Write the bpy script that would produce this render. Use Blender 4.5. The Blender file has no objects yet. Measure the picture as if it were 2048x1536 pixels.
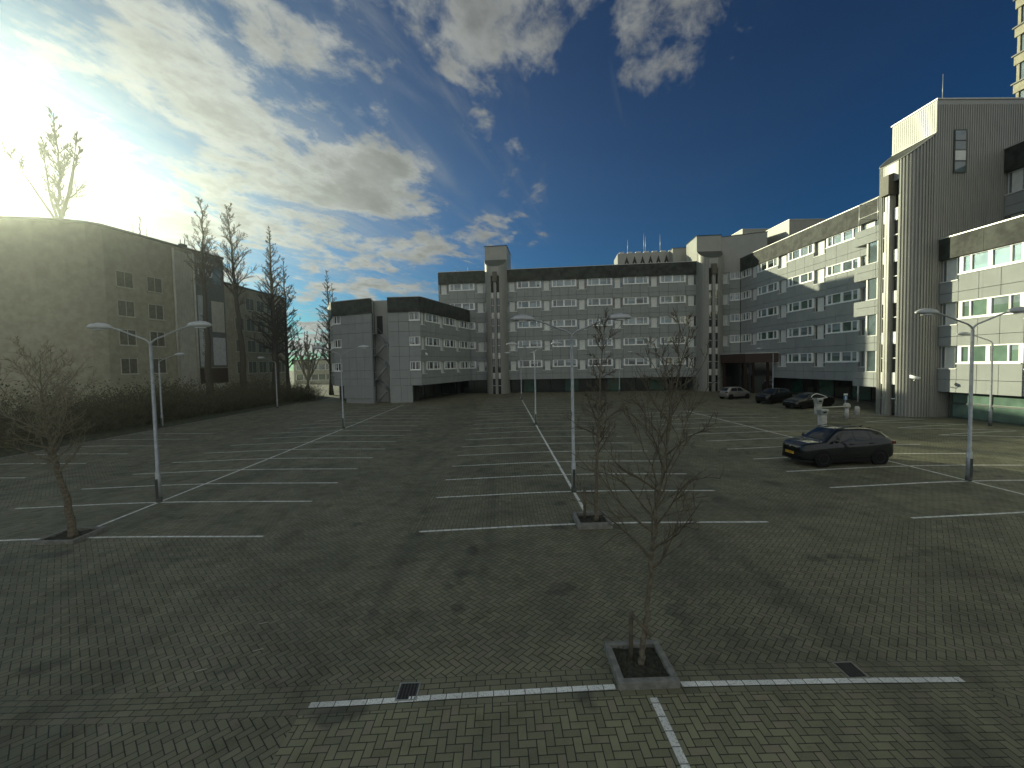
import bpy, bmesh, math, random
from mathutils import Vector, Matrix, noise as mnoise
R = math.radians
scene = bpy.context.scene
COL = scene.collection
PI = math.pi

# ------------------------------------------------------------------ mesh helper
class MB:
    """collects shapes, then links them as ONE mesh object"""
    def __init__(s, M=None):
        s.v = []; s.f = []; s.mi = []; s.M = M; s.m = 0; s.sm = []
    def pt(s, p):
        p = Vector(p)
        if s.M is not None: p = s.M @ p
        s.v.append(p); return len(s.v) - 1
    def face(s, idx, smooth=False):
        s.f.append(tuple(idx)); s.mi.append(s.m); s.sm.append(smooth)
    def poly(s, pts, smooth=False):
        s.face([s.pt(p) for p in pts], smooth)
    def box(s, a, b):
        x0, y0, z0 = a; x1, y1, z1 = b
        i = [s.pt(p) for p in ((x0,y0,z0),(x1,y0,z0),(x1,y1,z0),(x0,y1,z0),(x0,y0,z1),(x1,y0,z1),(x1,y1,z1),(x0,y1,z1))]
        for q in ((3,2,1,0),(4,5,6,7),(0,1,5,4),(1,2,6,5),(2,3,7,6),(3,0,4,7)):
            s.face([i[k] for k in q])
    def prism(s, pts, z0, z1, zf=None):
        n = len(pts)
        a = [s.pt((p[0], p[1], z0)) for p in pts]
        b = [s.pt((p[0], p[1], z1 if zf is None else zf(p))) for p in pts]
        s.face(a[::-1]); s.face(b)
        for k in range(n):
            j = (k+1) % n
            s.face((a[k], a[j], b[j], b[k]))
    def tube(s, path, rad, n=6, cap=True, smooth=True):
        path = [Vector(p) for p in path]
        m = len(path)
        if not hasattr(rad, '__len__'): rad = [rad]*m
        rings = []
        up = Vector((0.31, 0.17, 0.93))
        for k in range(m):
            t = (path[min(k+1, m-1)] - path[max(k-1, 0)])
            if t.length < 1e-9: t = Vector((0,0,1))
            t.normalize()
            a = t.cross(up)
            if a.length < 1e-3: a = t.cross(Vector((1,0,0)))
            a.normalize(); b = t.cross(a)
            rings.append([s.pt(path[k] + (a*math.cos(2*PI*i/n) + b*math.sin(2*PI*i/n))*rad[k]) for i in range(n)])
        for k in range(m-1):
            for i in range(n):
                j = (i+1) % n
                s.face((rings[k][i], rings[k][j], rings[k+1][j], rings[k+1][i]), smooth)
        if cap:
            s.face(rings[0][::-1]); s.face(rings[-1])
    def lathe(s, c, prof, n=20, axis='z', smooth=True):
        """prof: list of (r, h) along axis"""
        rings = []
        for r, h in prof:
            ring = []
            for i in range(n):
                a = 2*PI*i/n
                if axis == 'z': p = (c[0]+r*math.cos(a), c[1]+r*math.sin(a), c[2]+h)
                elif axis == 'y': p = (c[0]+r*math.cos(a), c[1]+h, c[2]+r*math.sin(a))
                else: p = (c[0]+h, c[1]+r*math.cos(a), c[2]+r*math.sin(a))
                ring.append(s.pt(p))
            rings.append(ring)
        for k in range(len(prof)-1):
            for i in range(n):
                j = (i+1) % n
                s.face((rings[k][i], rings[k][j], rings[k+1][j], rings[k+1][i]), smooth)
        s.face(rings[0][::-1]); s.face(rings[-1])
    def build(s, name, mats, parent=None, recalc=True, bevel=0):
        me = bpy.data.meshes.new(name)
        me.from_pydata([tuple(v) for v in s.v], [], s.f)
        if not isinstance(mats, (list, tuple)): mats = [mats]
        for m in mats: me.materials.append(m)
        me.polygons.foreach_set('material_index', s.mi)
        me.polygons.foreach_set('use_smooth', s.sm)
        if recalc:
            bm = bmesh.new(); bm.from_mesh(me)
            bmesh.ops.recalc_face_normals(bm, faces=bm.faces)
            bm.to_mesh(me); bm.free()
        me.update()
        o = bpy.data.objects.new(name, me); COL.objects.link(o)
        if bevel:
            md = o.modifiers.new('bevel', 'BEVEL'); md.width = bevel; md.segments = 2; md.limit_method = 'ANGLE'
        if parent is not None:
            o.parent = parent
            o.matrix_parent_inverse = parent.matrix_basis.inverted()
        return o

def thing(name, label, cat, loc=(0,0,0), rz=0, group=None):
    o = bpy.data.objects.new(name, None); COL.objects.link(o)
    o.empty_display_size = .2
    o.location = loc; o.rotation_euler = (0,0,rz)
    return tag(o, label, cat, group)
def tag(o, label, cat, group=None):
    o['label'] = label; o['category'] = cat
    if group: o['group'] = group
    return o
def struct(o):
    o['kind'] = 'structure'; return o
def copy_tree(o, parent=None):
    c = o.copy(); COL.objects.link(c)
    if parent is not None: c.parent = parent
    for ch in list(o.children): copy_tree(ch, c)
    return c
def text_mesh(name, body, size, mat, M, parent, extrude=.004, align='CENTER'):
    cu = bpy.data.curves.new(name, 'FONT'); cu.body = body; cu.size = size; cu.extrude = extrude
    cu.align_x = align; cu.align_y = 'CENTER'
    t = bpy.data.objects.new(name + '_curve', cu); COL.objects.link(t)
    bpy.context.view_layer.update()
    dg = bpy.context.evaluated_depsgraph_get()
    me = bpy.data.meshes.new_from_object(t.evaluated_get(dg))
    bpy.data.objects.remove(t)
    me.name = name; me.materials.clear(); me.materials.append(mat)
    me.transform(M)
    o = bpy.data.objects.new(name, me); COL.objects.link(o)
    o.parent = parent
    o.matrix_parent_inverse = parent.matrix_basis.inverted()
    return o

# ------------------------------------------------------------------ node helper
class X:
    """socket with arithmetic"""
    def __init__(s, nt, sock): s.nt = nt; s.s = sock
    def op(s, o, b=None, c=None):
        n = s.nt.nodes.new('ShaderNodeMath'); n.operation = o
        for i, q in enumerate((s, b, c)):
            if q is None: continue
            if isinstance(q, X): s.nt.links.new(q.s, n.inputs[i])
            else: n.inputs[i].default_value = q
        return X(s.nt, n.outputs[0])
    def __add__(s, b): return s.op('ADD', b)
    def __sub__(s, b): return s.op('SUBTRACT', b)
    def __mul__(s, b): return s.op('MULTIPLY', b)
    def __truediv__(s, b): return s.op('DIVIDE', b)
    def floor(s): return s.op('FLOOR')
    def frac(s): return s.op('FRACT')
    def min(s, b): return s.op('MINIMUM', b)
    def max(s, b): return s.op('MAXIMUM', b)
    def pow(s, b): return s.op('POWER', b)
    def eq(s, b): return s.op('COMPARE', b, .1)
    def mod(s, b): return s.op('FLOORED_MODULO', b)
    def gt(s, b): return s.op('GREATER_THAN', b)
    def clamp(s):
        n = s.nt.nodes.new('ShaderNodeClamp'); s.nt.links.new(s.s, n.inputs[0]); return X(s.nt, n.outputs[0])
    def ramp(s, a, b, c=0., d=1., smooth=True):
        n = s.nt.nodes.new('ShaderNodeMapRange'); n.interpolation_type = 'SMOOTHSTEP' if smooth else 'LINEAR'
        s.nt.links.new(s.s, n.inputs['Value'])
        n.inputs['From Min'].default_value = a; n.inputs['From Max'].default_value = b
        n.inputs['To Min'].default_value = c; n.inputs['To Max'].default_value = d
        return X(s.nt, n.outputs[0])

def mix(nt, fac, a, b, mode='MIX'):
    n = nt.nodes.new('ShaderNodeMix'); n.data_type = 'RGBA'; n.blend_type = mode
    for key, q in ((0, fac), (6, a), (7, b)):
        if isinstance(q, X): nt.links.new(q.s, n.inputs[key])
        elif key == 0: n.inputs[0].default_value = q
        else: n.inputs[key].default_value = (*q, 1) if len(q) == 3 else q
    return X(nt, n.outputs[2])
def comb(nt, x, y, z=0.):
    n = nt.nodes.new('ShaderNodeCombineXYZ')
    for i, q in enumerate((x, y, z)):
        if isinstance(q, X): nt.links.new(q.s, n.inputs[i])
        else: n.inputs[i].default_value = q
    return X(nt, n.outputs[0])
def sep(nt, v):
    n = nt.nodes.new('ShaderNodeSeparateXYZ'); nt.links.new(v.s, n.inputs[0])
    return [X(nt, n.outputs[i]) for i in range(3)]
def objco(nt):
    n = nt.nodes.new('ShaderNodeTexCoord'); return X(nt, n.outputs['Object'])
def noise(nt, vec, scale, detail=4, rough=.55, dist=0., out=0):
    n = nt.nodes.new('ShaderNodeTexNoise')
    nt.links.new(vec.s, n.inputs['Vector'])
    n.inputs['Scale'].default_value = scale; n.inputs['Detail'].default_value = detail
    n.inputs['Roughness'].default_value = rough; n.inputs['Distortion'].default_value = dist
    return X(nt, n.outputs[out])
def white(nt, vec):
    n = nt.nodes.new('ShaderNodeTexWhiteNoise'); n.noise_dimensions = '3D'
    nt.links.new(vec.s, n.inputs['Vector']); return X(nt, n.outputs['Value'])
def bump(nt, h, strength=.3, dist=.02):
    n = nt.nodes.new('ShaderNodeBump'); n.inputs['Strength'].default_value = strength
    n.inputs['Distance'].default_value = dist
    nt.links.new(h.s, n.inputs['Height']); return n.outputs[0]

def new_mat(name):
    m = bpy.data.materials.new(name); m.use_nodes = True
    return m, m.node_tree, m.node_tree.nodes['Principled BSDF']
def plain(name, col, rough=.6, metal=0., var=.12, scale=3., bumpy=0., spec=.5, coat=0., speck=0.):
    m, nt, b = new_mat(name)
    co = objco(nt)
    n1 = noise(nt, co, scale, 5, .6)
    lo = tuple(c*(1-var) for c in col); hi = tuple(min(1, c*(1+var)) for c in col)
    c = mix(nt, n1.ramp(.3, .7), lo, hi)
    if speck:
        n2 = noise(nt, co, 60, 2, .7)
        c = mix(nt, n2.ramp(.35, .65), c, mix(nt, 1.0, c, (1-speck, 1-speck, 1-speck), 'MULTIPLY'))
    nt.links.new(c.s, b.inputs['Base Color'])
    b.inputs['Roughness'].default_value = rough; b.inputs['Metallic'].default_value = metal
    b.inputs['Specular IOR Level'].default_value = spec
    b.inputs['Coat Weight'].default_value = coat
    if bumpy:
        nt.links.new(bump(nt, noise(nt, co, 25, 4), bumpy, .01), b.inputs['Normal'])
    return m
# ------------------------------------------------------------------ materials
M = {}
def panel_concrete(name, col, rough=.85, spec=.3):
    """exposed-aggregate concrete: fine grain, rain streaks, panel to panel tone"""
    m, nt, b = new_mat(name)
    co = objco(nt); x, y, z = sep(nt, co)
    grain = noise(nt, co, 38, 3, .75)
    blot = noise(nt, co, .8, 5, .6)
    streak = noise(nt, comb(nt, x*3.2, y*3.2, z*.16), 1.0, 4, .6)
    c = mix(nt, grain.ramp(.3, .7), tuple(q*.80 for q in col), tuple(q*1.14 for q in col))
    c = mix(nt, blot.ramp(.35, .7)*.35, c, tuple(q*.72 for q in col))
    c = mix(nt, streak.ramp(.52, .75)*.4, c, tuple(q*.62 for q in col))
    nt.links.new(c.s, b.inputs['Base Color']); b.inputs['Roughness'].default_value = rough; b.inputs['Specular IOR Level'].default_value = spec
    nt.links.new(bump(nt, grain, .25 if rough > .6 else .08, .01), b.inputs['Normal'])
    return m
M['concrete'] = panel_concrete('aggregate concrete', (.315, .335, .325))
M['smooth_concrete'] = panel_concrete('ribbed cladding concrete', (.34, .342, .305), .42, .6)
M['slate'] = plain('black slate cladding', (.033, .037, .031), .6, var=.65, scale=1.3, spec=.18)
M['zinc'] = plain('dark zinc', (.06, .065, .055), .5, var=.25, scale=2)
M['trim'] = plain('aluminium roof trim', (.5, .5, .47), .4, .3)
M['white'] = plain('white window frame', (.84, .85, .82), .45, var=.05)
M['whitepanel'] = plain('white infill panel', (.66, .67, .63), .5, var=.06)
M['dark'] = plain('dark backing', (.02, .021, .02), .9)
M['core'] = plain('building core', (.06, .06, .058), .9)
M['galv'] = plain('galvanised steel', (.36, .38, .385), .48, .55, var=.15, scale=6)
M['lamphead'] = plain('lamp head grey', (.42, .44, .44), .4, .1, var=.08)
M['lens'] = plain('lamp glass', (.5, .52, .5), .2, spec=.6)
M['blackmetal'] = plain('black metal', (.02, .02, .02), .5, .4)
M['steel'] = plain('worn cast iron', (.085, .078, .066), .6, .6, var=.3, scale=20)
M['brightsteel'] = plain('polished frame edge', (.42, .40, .33), .35, .8, var=.2, scale=15)
M['redbrown'] = plain('red brown fascia', (.04, .017, .011), .55, var=.2)
M['barkd'] = plain('dark bark', (.062, .05, .038), .9, var=.35, scale=9, bumpy=.5)
M['bark'] = plain('young bark', (.13, .11, .075), .85, var=.35, scale=14, bumpy=.4)
M['twig'] = plain('twigs', (.105, .085, .055), .85, var=.3, scale=8)
M['twigpale'] = plain('twigs with glare veil painted in', (.19, .165, .115), .85, var=.3, scale=8)  # twig colour lightened to paint in the veil over the left tree
M['twigmid'] = plain('brown twigs', (.10, .08, .052), .85, var=.3, scale=8)
M['twigfar'] = plain('far twigs', (.055, .045, .034), .9, var=.3, scale=2)
M['timber'] = plain('weathered stake', (.12, .10, .07), .85, var=.3, scale=10)
M['soil'] = plain('planter soil', (.035, .034, .022), .95, var=.5, scale=14, bumpy=.8)
M['kerb'] = plain('concrete kerb', (.19, .19, .165), .85, var=.25, scale=8, bumpy=.3)
M['shrub'] = plain('bramble and bare shrub', (.082, .078, .042), .95, var=.5, scale=1.4)
M['grass'] = plain('winter grass', (.05, .058, .026), .95, var=.5, scale=2.5, bumpy=.5)
M['earth'] = plain('ground beyond', (.055, .056, .04), .95, var=.3, scale=.3)
M['beige'] = plain('beige brick', (.36, .335, .245), .85, var=.14, scale=1.5, speck=.2)
M['beige2'] = plain('ribbed light cladding', (.47, .46, .38), .8, var=.12, scale=1.2)
M['panelgrey'] = plain('dark grey panel', (.12, .125, .125), .6, var=.15)
M['banner'] = plain('banner cloth', (.48, .50, .50), .8, var=.12, scale=2)
M['letter'] = plain('sign lettering', (.55, .57, .55), .5, var=.05)
M['ltblue'] = plain('sign blue', (.05, .14, .32), .4, var=.1)
M['tyre'] = plain('tyre rubber', (.008, .008, .008), .8, spec=.2)
M['rim'] = plain('alloy rim', (.05, .052, .055), .4, .8)
M['plate'] = plain('yellow plate', (.75, .42, .03), .45, var=.05)
M['chrome'] = plain('chrome strip', (.75, .76, .75), .12, 1., var=.03)
M['headlight'] = plain('headlight glass', (.35, .37, .38), .08, .4, spec=.8, coat=1.)
M['taillight'] = plain('tail light', (.10, .012, .01), .15, spec=.6, coat=1.)
M['plastic'] = plain('black plastic trim', (.006, .006, .006), .6, spec=.2)

def car_paint(name, col, metal=.3, rough=.28):
    m, nt, b = new_mat(name)
    co = objco(nt); n = noise(nt, co, 400, 1)
    c = mix(nt, n.ramp(.4, .6)*.25, col, tuple(q*1.4 for q in col))
    nt.links.new(c.s, b.inputs['Base Color'])
    b.inputs['Metallic'].default_value = metal; b.inputs['Roughness'].default_value = rough
    b.inputs['Coat Weight'].default_value = 1.; b.inputs['Coat Roughness'].default_value = .04; b.inputs['Specular IOR Level'].default_value = .15
    return m
M['paintblack'] = car_paint('black car paint', (.005, .006, .006), 0., .5)
M['paintsilver'] = car_paint('silver car paint', (.30, .29, .275), .6, .35)
def glass_mat(name, col, rough=.05, spec=.8, wav=.02, coat=.8):
    """window glass over what stands behind it (dark room or a blind): opaque, mirror-like coat"""
    m, nt, b = new_mat(name)
    co = objco(nt)
    n = noise(nt, co, .7, 2)
    c = mix(nt, n.ramp(.35, .65), tuple(q*.75 for q in col), tuple(q*1.2 for q in col))
    nt.links.new(c.s, b.inputs['Base Color'])
    b.inputs['Roughness'].default_value = rough; b.inputs['Specular IOR Level'].default_value = spec
    b.inputs['IOR'].default_value = 1.6
    b.inputs['Coat Weight'].default_value = coat; b.inputs['Coat Roughness'].default_value = .02
    nt.links.new(bump(nt, noise(nt, co, 1.3, 2), wav, .05), b.inputs['Normal'])
    return m
M['glass_dark'] = glass_mat('dark window glass', (.012, .016, .016))
M['glass_mid'] = glass_mat('window glass over half drawn blind', (.105, .142, .150))
M['glass_blind'] = glass_mat('window glass over pale blind', (.215, .275, .29))
M['glass_green'] = glass_mat('green tinted window glass', (.13, .21, .165))
M['glass_greendark'] = glass_mat('dark green tinted glass', (.04, .10, .075))
M['carglass'] = glass_mat('car glass', (.012, .015, .014), .03, .4, 0., .15)

# ---------------------------------------------------- paving: real brick bonds
BW = .1125     # brick width, length is twice that
def paver(name, kind, lift=1.):
    m, nt, b = new_mat(name)
    co = objco(nt); x, y, z = sep(nt, co)
    if kind == 'diag':
        k = math.sqrt(.5); u = (x - y)*(k/BW); v = (x + y)*(k/BW)
    else:
        u = x*(1/BW); v = y*(1/BW)
    if kind == 'coursey': u, v = y*(1/BW), x*(1/BW)
    if kind == 'course': v = (y - 5.775)*(1/BW)
    if kind in ('course', 'coursey'):
        j = v.floor(); fv = v.frac()
        uu = (u + j.mod(2.)*1.0 + white(nt, comb(nt, j, 3., 0.))*.5)*.5
        i = uu.floor(); fu = uu.frac()*2.
        d = fu.min(fu*-1. + 2.).min(fv).min(fv*-1. + 1.)
        idv = comb(nt, i, j, 7.)
    else:
        # slow wander of the joints, as on settled paving
        w1 = noise(nt, co, .9, 2)*.22; w2 = noise(nt, comb(nt, y, x, 4.), .9, 2)*.22
        u = u + w1; v = v + w2
        i = u.floor(); j = v.floor(); fu = u.frac(); fv = v.frac()
        c = (i - j).mod(4.)
        k0 = c.eq(0.); k1 = c.eq(1.); k2 = c.eq(2.); k3 = c.eq(3.)
        d = (fu + k1*9.).min(fu*-1. + 1. + k0*9.).min(fv + k2*9.).min(fv*-1. + 1. + k3*9.)
        idv = comb(nt, i - k1, j - k2, k0 + k1)
    rnd = white(nt, idv)
    joint = d.ramp(.025, .085)
    big = noise(nt, co, .35, 5, .6); mid = noise(nt, co, 1.7, 4, .6); grain = noise(nt, co, 130, 2, .7)
    c1 = mix(nt, rnd.ramp(0., 1., smooth=False), (.110, .112, .056), (.196, .196, .106))
    c1 = mix(nt, rnd.gt(.9)*.55, c1, (.165, .12, .09))
    c1 = mix(nt, grain.ramp(.35, .7)*.55, c1, (.22, .21, .16))
    c1 = mix(nt, big.ramp(.40, .68)*.5, c1, (.062, .060, .038))
    c1 = mix(nt, mid.ramp(.52, .75)*.4, c1, (.058, .060, .034))
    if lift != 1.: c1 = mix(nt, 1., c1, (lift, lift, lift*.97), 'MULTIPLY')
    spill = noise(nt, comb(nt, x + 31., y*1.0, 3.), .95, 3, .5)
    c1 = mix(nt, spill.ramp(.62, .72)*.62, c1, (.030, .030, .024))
    pale = noise(nt, comb(nt, x*.5, y + 11., 6.), .45, 4, .65)
    c1 = mix(nt, pale.ramp(.52, .72)*.45, c1, (.235, .235, .14))
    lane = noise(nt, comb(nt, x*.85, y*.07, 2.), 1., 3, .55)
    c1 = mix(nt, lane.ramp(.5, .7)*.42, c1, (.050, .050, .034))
    speck = noise(nt, co, 75, 1, .5)
    c1 = mix(nt, speck.ramp(.66, .74)*.5, c1, (.34, .33, .26))
    c1 = mix(nt, joint, (.013, .016, .009), c1)
    nt.links.new(c1.s, b.inputs['Base Color'])
    rg = mid.ramp(.35, .7, .62, .86)
    nt.links.new(rg.s, b.inputs['Roughness'])
    h = joint*.8 + rnd*.25 + grain*.2
    nt.links.new(bump(nt, h, .55, .012), b.inputs['Normal'])
    return m
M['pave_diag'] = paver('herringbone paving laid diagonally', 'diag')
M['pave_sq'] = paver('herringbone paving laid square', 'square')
M['pave_near'] = paver('pale square herringbone paving with glare painted in', 'square', 1.28)  # paler bricks, with some of the foreground glare put into the colour
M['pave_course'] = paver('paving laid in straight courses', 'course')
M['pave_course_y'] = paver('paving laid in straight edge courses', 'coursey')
def line_brick():
    m, nt, b = new_mat('white marking bricks')
    co = objco(nt); x, y, z = sep(nt, co)
    # joints every brick length, whichever way the line runs
    fx = (x*(1/(2*BW))).frac(); fy = (y*(1/(2*BW))).frac()
    at = nt.nodes.new('ShaderNodeAttribute'); at.attribute_name = 'along'; al = X(nt, at.outputs['Fac'])
    f = fx*(al*-1. + 1.) + fy*al
    dj = f.min(f*-1. + 1.).ramp(.012, .04)
    ii = comb(nt, (x*(1/(2*BW))).floor(), (y*(1/(2*BW))).floor(), 1.)
    rnd = white(nt, ii)
    wear = noise(nt, co, 45, 4, .75); dirt = noise(nt, co, .6, 4, .6)
    c = mix(nt, rnd.ramp(0., 1.), (.66, .67, .61), (.84, .85, .79))
    c = mix(nt, wear.ramp(.50, .66)*.8, c, (.20, .20, .165))
    c = mix(nt, dirt.ramp(.48, .74)*.45, c, (.25, .25, .20))
    c = mix(nt, dj, (.05, .052, .04), c)
    nt.links.new(c.s, b.inputs['Base Color']); b.inputs['Roughness'].default_value = .75
    return m
M['line'] = line_brick()
# ------------------------------------------------------------------ lie of the land
def gz(x, y=20.):
    """the lot falls gently from the row centres to the gutters at the bay ends"""
    w = 1.0
    if x < -24: w = max(0., 1 - (-24 - x)/5)
    if x > 25: w = max(0., 1 - (x - 25)/5)
    if y > 58: w *= max(0., 1 - (y - 58)/8)
    return .058*(math.cos(2*PI*(x - 2.5)/14.85) - 1)*w + .02*mnoise.noise(Vector((x*.13, y*.11, 3.1)))

def build_ground():
    b = MB()
    S = 2500
    b.poly([(-S, -S, -.32), (S, -S, -.32), (S, S, -.32), (-S, S, -.32)])
    struct(b.build('ground', M['earth'], recalc=False))
    # parking lot sheet
    xs = set(); 
    x = -28.0
    while x < 52: xs.add(round(x, 3)); x += .9
    edges_x = [-27.3, -22.1, -21.7, -17.75, -17.4, -6.95, -6.6, -2.85, -2.5, 7.65, 8.0, 11.65, 12.0, 22.6, 22.95, -2.9, 6.7]
    xs |= set(edges_x); xs = sorted(xs)
    ys = set(); y = -9.0
    while y < 76: ys.add(round(y, 3)); y += 1.5
    ys |= {5.775, 6.3375, 12.15, 62.0, 54.5, 40.4, 20.0, 33.5}; ys = sorted(ys)
    def mat_at(x, y):
        if 5.775 < y < 6.3375: return 2
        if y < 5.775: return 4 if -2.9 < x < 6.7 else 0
        if y < 12.15: return 0
        for a, c, ymax in ((-17.4, -6.95, 54.5), (-2.5, 7.65, 62.), (12., 22.6, 40.4)):
            if a < x < c and y < ymax: return 1
            if (a - .36 < x <= a or c <= x < c + .36) and y < ymax: return 3
        if -27.3 < x < -22.1 and 20 < y < 33.5: return 1
        return 0
    b = MB(); idx = {}
    for i, x in enumerate(xs):
        for j, y in enumerate(ys): idx[i, j] = b.pt((x, y, gz(x, y)))
    for i in range(len(xs)-1):
        for j in range(len(ys)-1):
            b.m = mat_at((xs[i]+xs[i+1])/2, (ys[j]+ys[j+1])/2)
            b.face((idx[i, j], idx[i+1, j], idx[i+1, j+1], idx[i, j+1]), True)
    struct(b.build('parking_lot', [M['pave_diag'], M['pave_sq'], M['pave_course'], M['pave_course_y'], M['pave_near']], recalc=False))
    # grass verge on the left
    b = MB(); n = 30
    row = []
    for j in range(n+1):
        y = -9 + 85*j/n
        row.append([b.pt((x, y, h + .05*mnoise.noise(Vector((x, y*.3, 0))))) for x, h in ((-27.9, .03), (-29.5, .1), (-32, .2), (-37, .25), (-60, .1))])
    for j in range(n):
        for k in range(4): b.face((row[j][k], row[j][k+1], row[j+1][k+1], row[j+1][k]), True)
    struct(b.build('grass_verge', M['grass'], recalc=False))
    # kerb along the verge
    b = MB()
    for j in range(42):
        y = -8 + j*1.6
        b.box((-27.95, y, -.2), (-27.8, y + 1.585, .09))
    struct(b.build('kerb', M['kerb']))

def build_lines():
    segs = []
    W = BW - .012
    def along_x(y, x0, x1, jig=0):
        segs.append((0, y, x0, x1))
    def along_y(x, y0, y1): segs.append((1, x, y0, y1))
    ymin = 12.27; ys0 = [ymin] + [15.45 + 2.42*k for k in range(25)]
    # left row
    for y in ys0:
        if y < 54: along_x(y, -17.4, -12.46); along_x(y, -12.34, -6.95)
    # middle row
    for y in ys0:
        if y < 62.5: along_x(y, -2.5, 2.44); along_x(y, 2.56, 7.7)
    for y in ys0:
        if y < 40.5: along_x(y, 12.0, 17.24); along_x(y, 17.36, 22.6)
    for y in (20.1, 23.0, 25.5, 28.0, 30.5, 33.0): along_x(y, -27.4, -22.1)
    along_y(-12.4, 12.75, 53.4); along_y(2.5, 12.75, 62.3); along_y(17.3, 12.27, 40.2)
    # near row
    along_x(5.945, -2.83, 1.52); along_x(5.945, 2.48, 6.62); along_y(2.0, 2.0, 5.72)
    # slanting bays before the low wing on the right
    b = MB(); al = []
    def strip(p, q, w, flag):
        p = Vector((*p, 0)); q = Vector((*q, 0)); d = (q - p); L = d.length; d.normalize(); nrm = Vector((-d.y, d.x, 0))
        n = max(1, int(L/.6)); ring = []
        for k in range(n+1):
            c = p + d*(L*k/n)
            c = c + nrm*(.012*mnoise.noise(Vector((c.x*.8, c.y*.8, 9))))
            a = c - nrm*w/2; e = c + nrm*w/2
            ring.append((b.pt((a.x, a.y, gz(a.x, a.y) + .006)), b.pt((e.x, e.y, gz(e.x, e.y) + .006))))
        for k in range(n):
            b.face((ring[k][0], ring[k+1][0], ring[k+1][1], ring[k][1])); al.append(flag)
    for ax, c, s0, s1 in segs:
        if ax == 0: strip((s0, c), (s1, c), W, 0.)
        else: strip((c, s0), (c, s1), W*1.05, 1.)
    for k in range(5):
        strip((26.3 + .2*k, 25.3 + 2.9*k), (31.5, 25.6 + 2.9*k), W, 0.)
        strip((26.3 + .2*k, 25.3 + 2.9*k), (31.0, 23.0 + 2.9*k), W, 0.)
    o = b.build('bay_markings', M['line'], recalc=False)
    a = o.data.attributes.new('along', 'FLOAT', 'FACE'); a.data.foreach_set('value', al)
    struct(o)
# ------------------------------------------------------------------ buildings
FH = 3.26
def head(k): return 5.43 + FH*k
ZB = 2.26                     # underside of the lowest concrete band
rng = random.Random(5)

def frame_M(P0, P1):
    P0 = Vector((P0[0], P0[1], 0)); P1 = Vector((P1[0], P1[1], 0))
    u = P1 - P0; L = u.length; u.normalize()
    n = Vector((u.y, -u.x, 0))
    Mx = Matrix(((u.x, n.x, 0, P0.x), (u.y, n.y, 0, P0.y), (0, 0, 1, 0), (0, 0, 0, 1)))
    return Mx, L

def window_wide(Mx, u0, u1, zh, h, parent, glass):
    """four lights between white frames on a projecting sill"""
    f = MB(Mx); w = u1 - u0; zb = zh - h
    sc = w/4.0
    f.box((u0, -.20, zh - .09), (u1, -.03, zh))
    f.box((u0, -.20, zb), (u1, -.03, zb + .13))
    f.box((u0 - .03, -.03, zb - .05), (u1 + .03, .07, zb + .035))
    bars = [(0, .24), (.72, .82), (1.84, 2.10), (3.12, 3.22), (3.74, 4.0)]
    for a, c in bars: f.box((u0 + a*sc, -.19, zb + .13), (u0 + c*sc, -.035, zh - .09))
    fo = f.build('window', M['white'], parent)
    ps = [(.24, .72), (.82, 1.84), (2.10, 3.12), (3.22, 3.74)]
    p = MB(Mx)
    for i, (a, c) in enumerate(ps):
        p.m = 0 if rng.random() > .22 else 1
        z0, z1 = zb + .13, zh - .09; zm = z1
        if rng.random() < .4: zm = z0 + (z1 - z0)*rng.choice((.25, .4, .55, .7))
        p.poly([(u0 + a*sc, -.13, z0), (u0 + c*sc, -.13, z0), (u0 + c*sc, -.13, zm), (u0 + a*sc, -.13, zm)])
        if zm < z1:
            p.m = 2; p.poly([(u0 + a*sc, -.13, zm), (u0 + c*sc, -.13, zm), (u0 + c*sc, -.13, z1), (u0 + a*sc, -.13, z1)])
    p.build('pane', list(glass) + [M['glass_blind'] if glass[0] is not M['glass_blind'] else M['glass_mid']], fo, recalc=False)

def window_tall(Mx, u0, u1, zh, h, parent, glass):
    """narrow light, white infill panel, narrow light; reaches lower than its neighbours"""
    w = u1 - u0; zb = zh - h; a = u0 + .26*w; c = u0 + .74*w
    f = MB(Mx)
    f.box((u0, -.285, zh - .05), (u1, -.20, zh)); f.box((u0, -.285, zb), (u1, -.20, zb + .05))
    f.box((u0 - .02, -.20, zb - .05), (u1 + .02, .06, zb + .02))
    f.box((u0, -.285, zb + .05), (u0 + .04, -.20, zh - .05)); f.box((u1 - .04, -.285, zb + .05), (u1, -.20, zh - .05))
    f.box((a, -.285, zb + .05), (c, -.21, zh - .05))
    f.box((a - .05, -.285, zb + .05), (a, -.18, zh - .05)); f.box((c, -.285, zb + .05), (c + .05, -.18, zh - .05))
    fo = f.build('window', M['whitepanel'], parent)
    p = MB(Mx)
    p.m = 0 if rng.random() > .35 else 1
    s, e = u0 + .04, u1 - .04
    p.poly([(s, -.25, zb + .05), (e, -.25, zb + .05), (e, -.25, zh - .05), (s, -.25, zh - .05)])
    p.build('pane', glass, fo, recalc=False)

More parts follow.
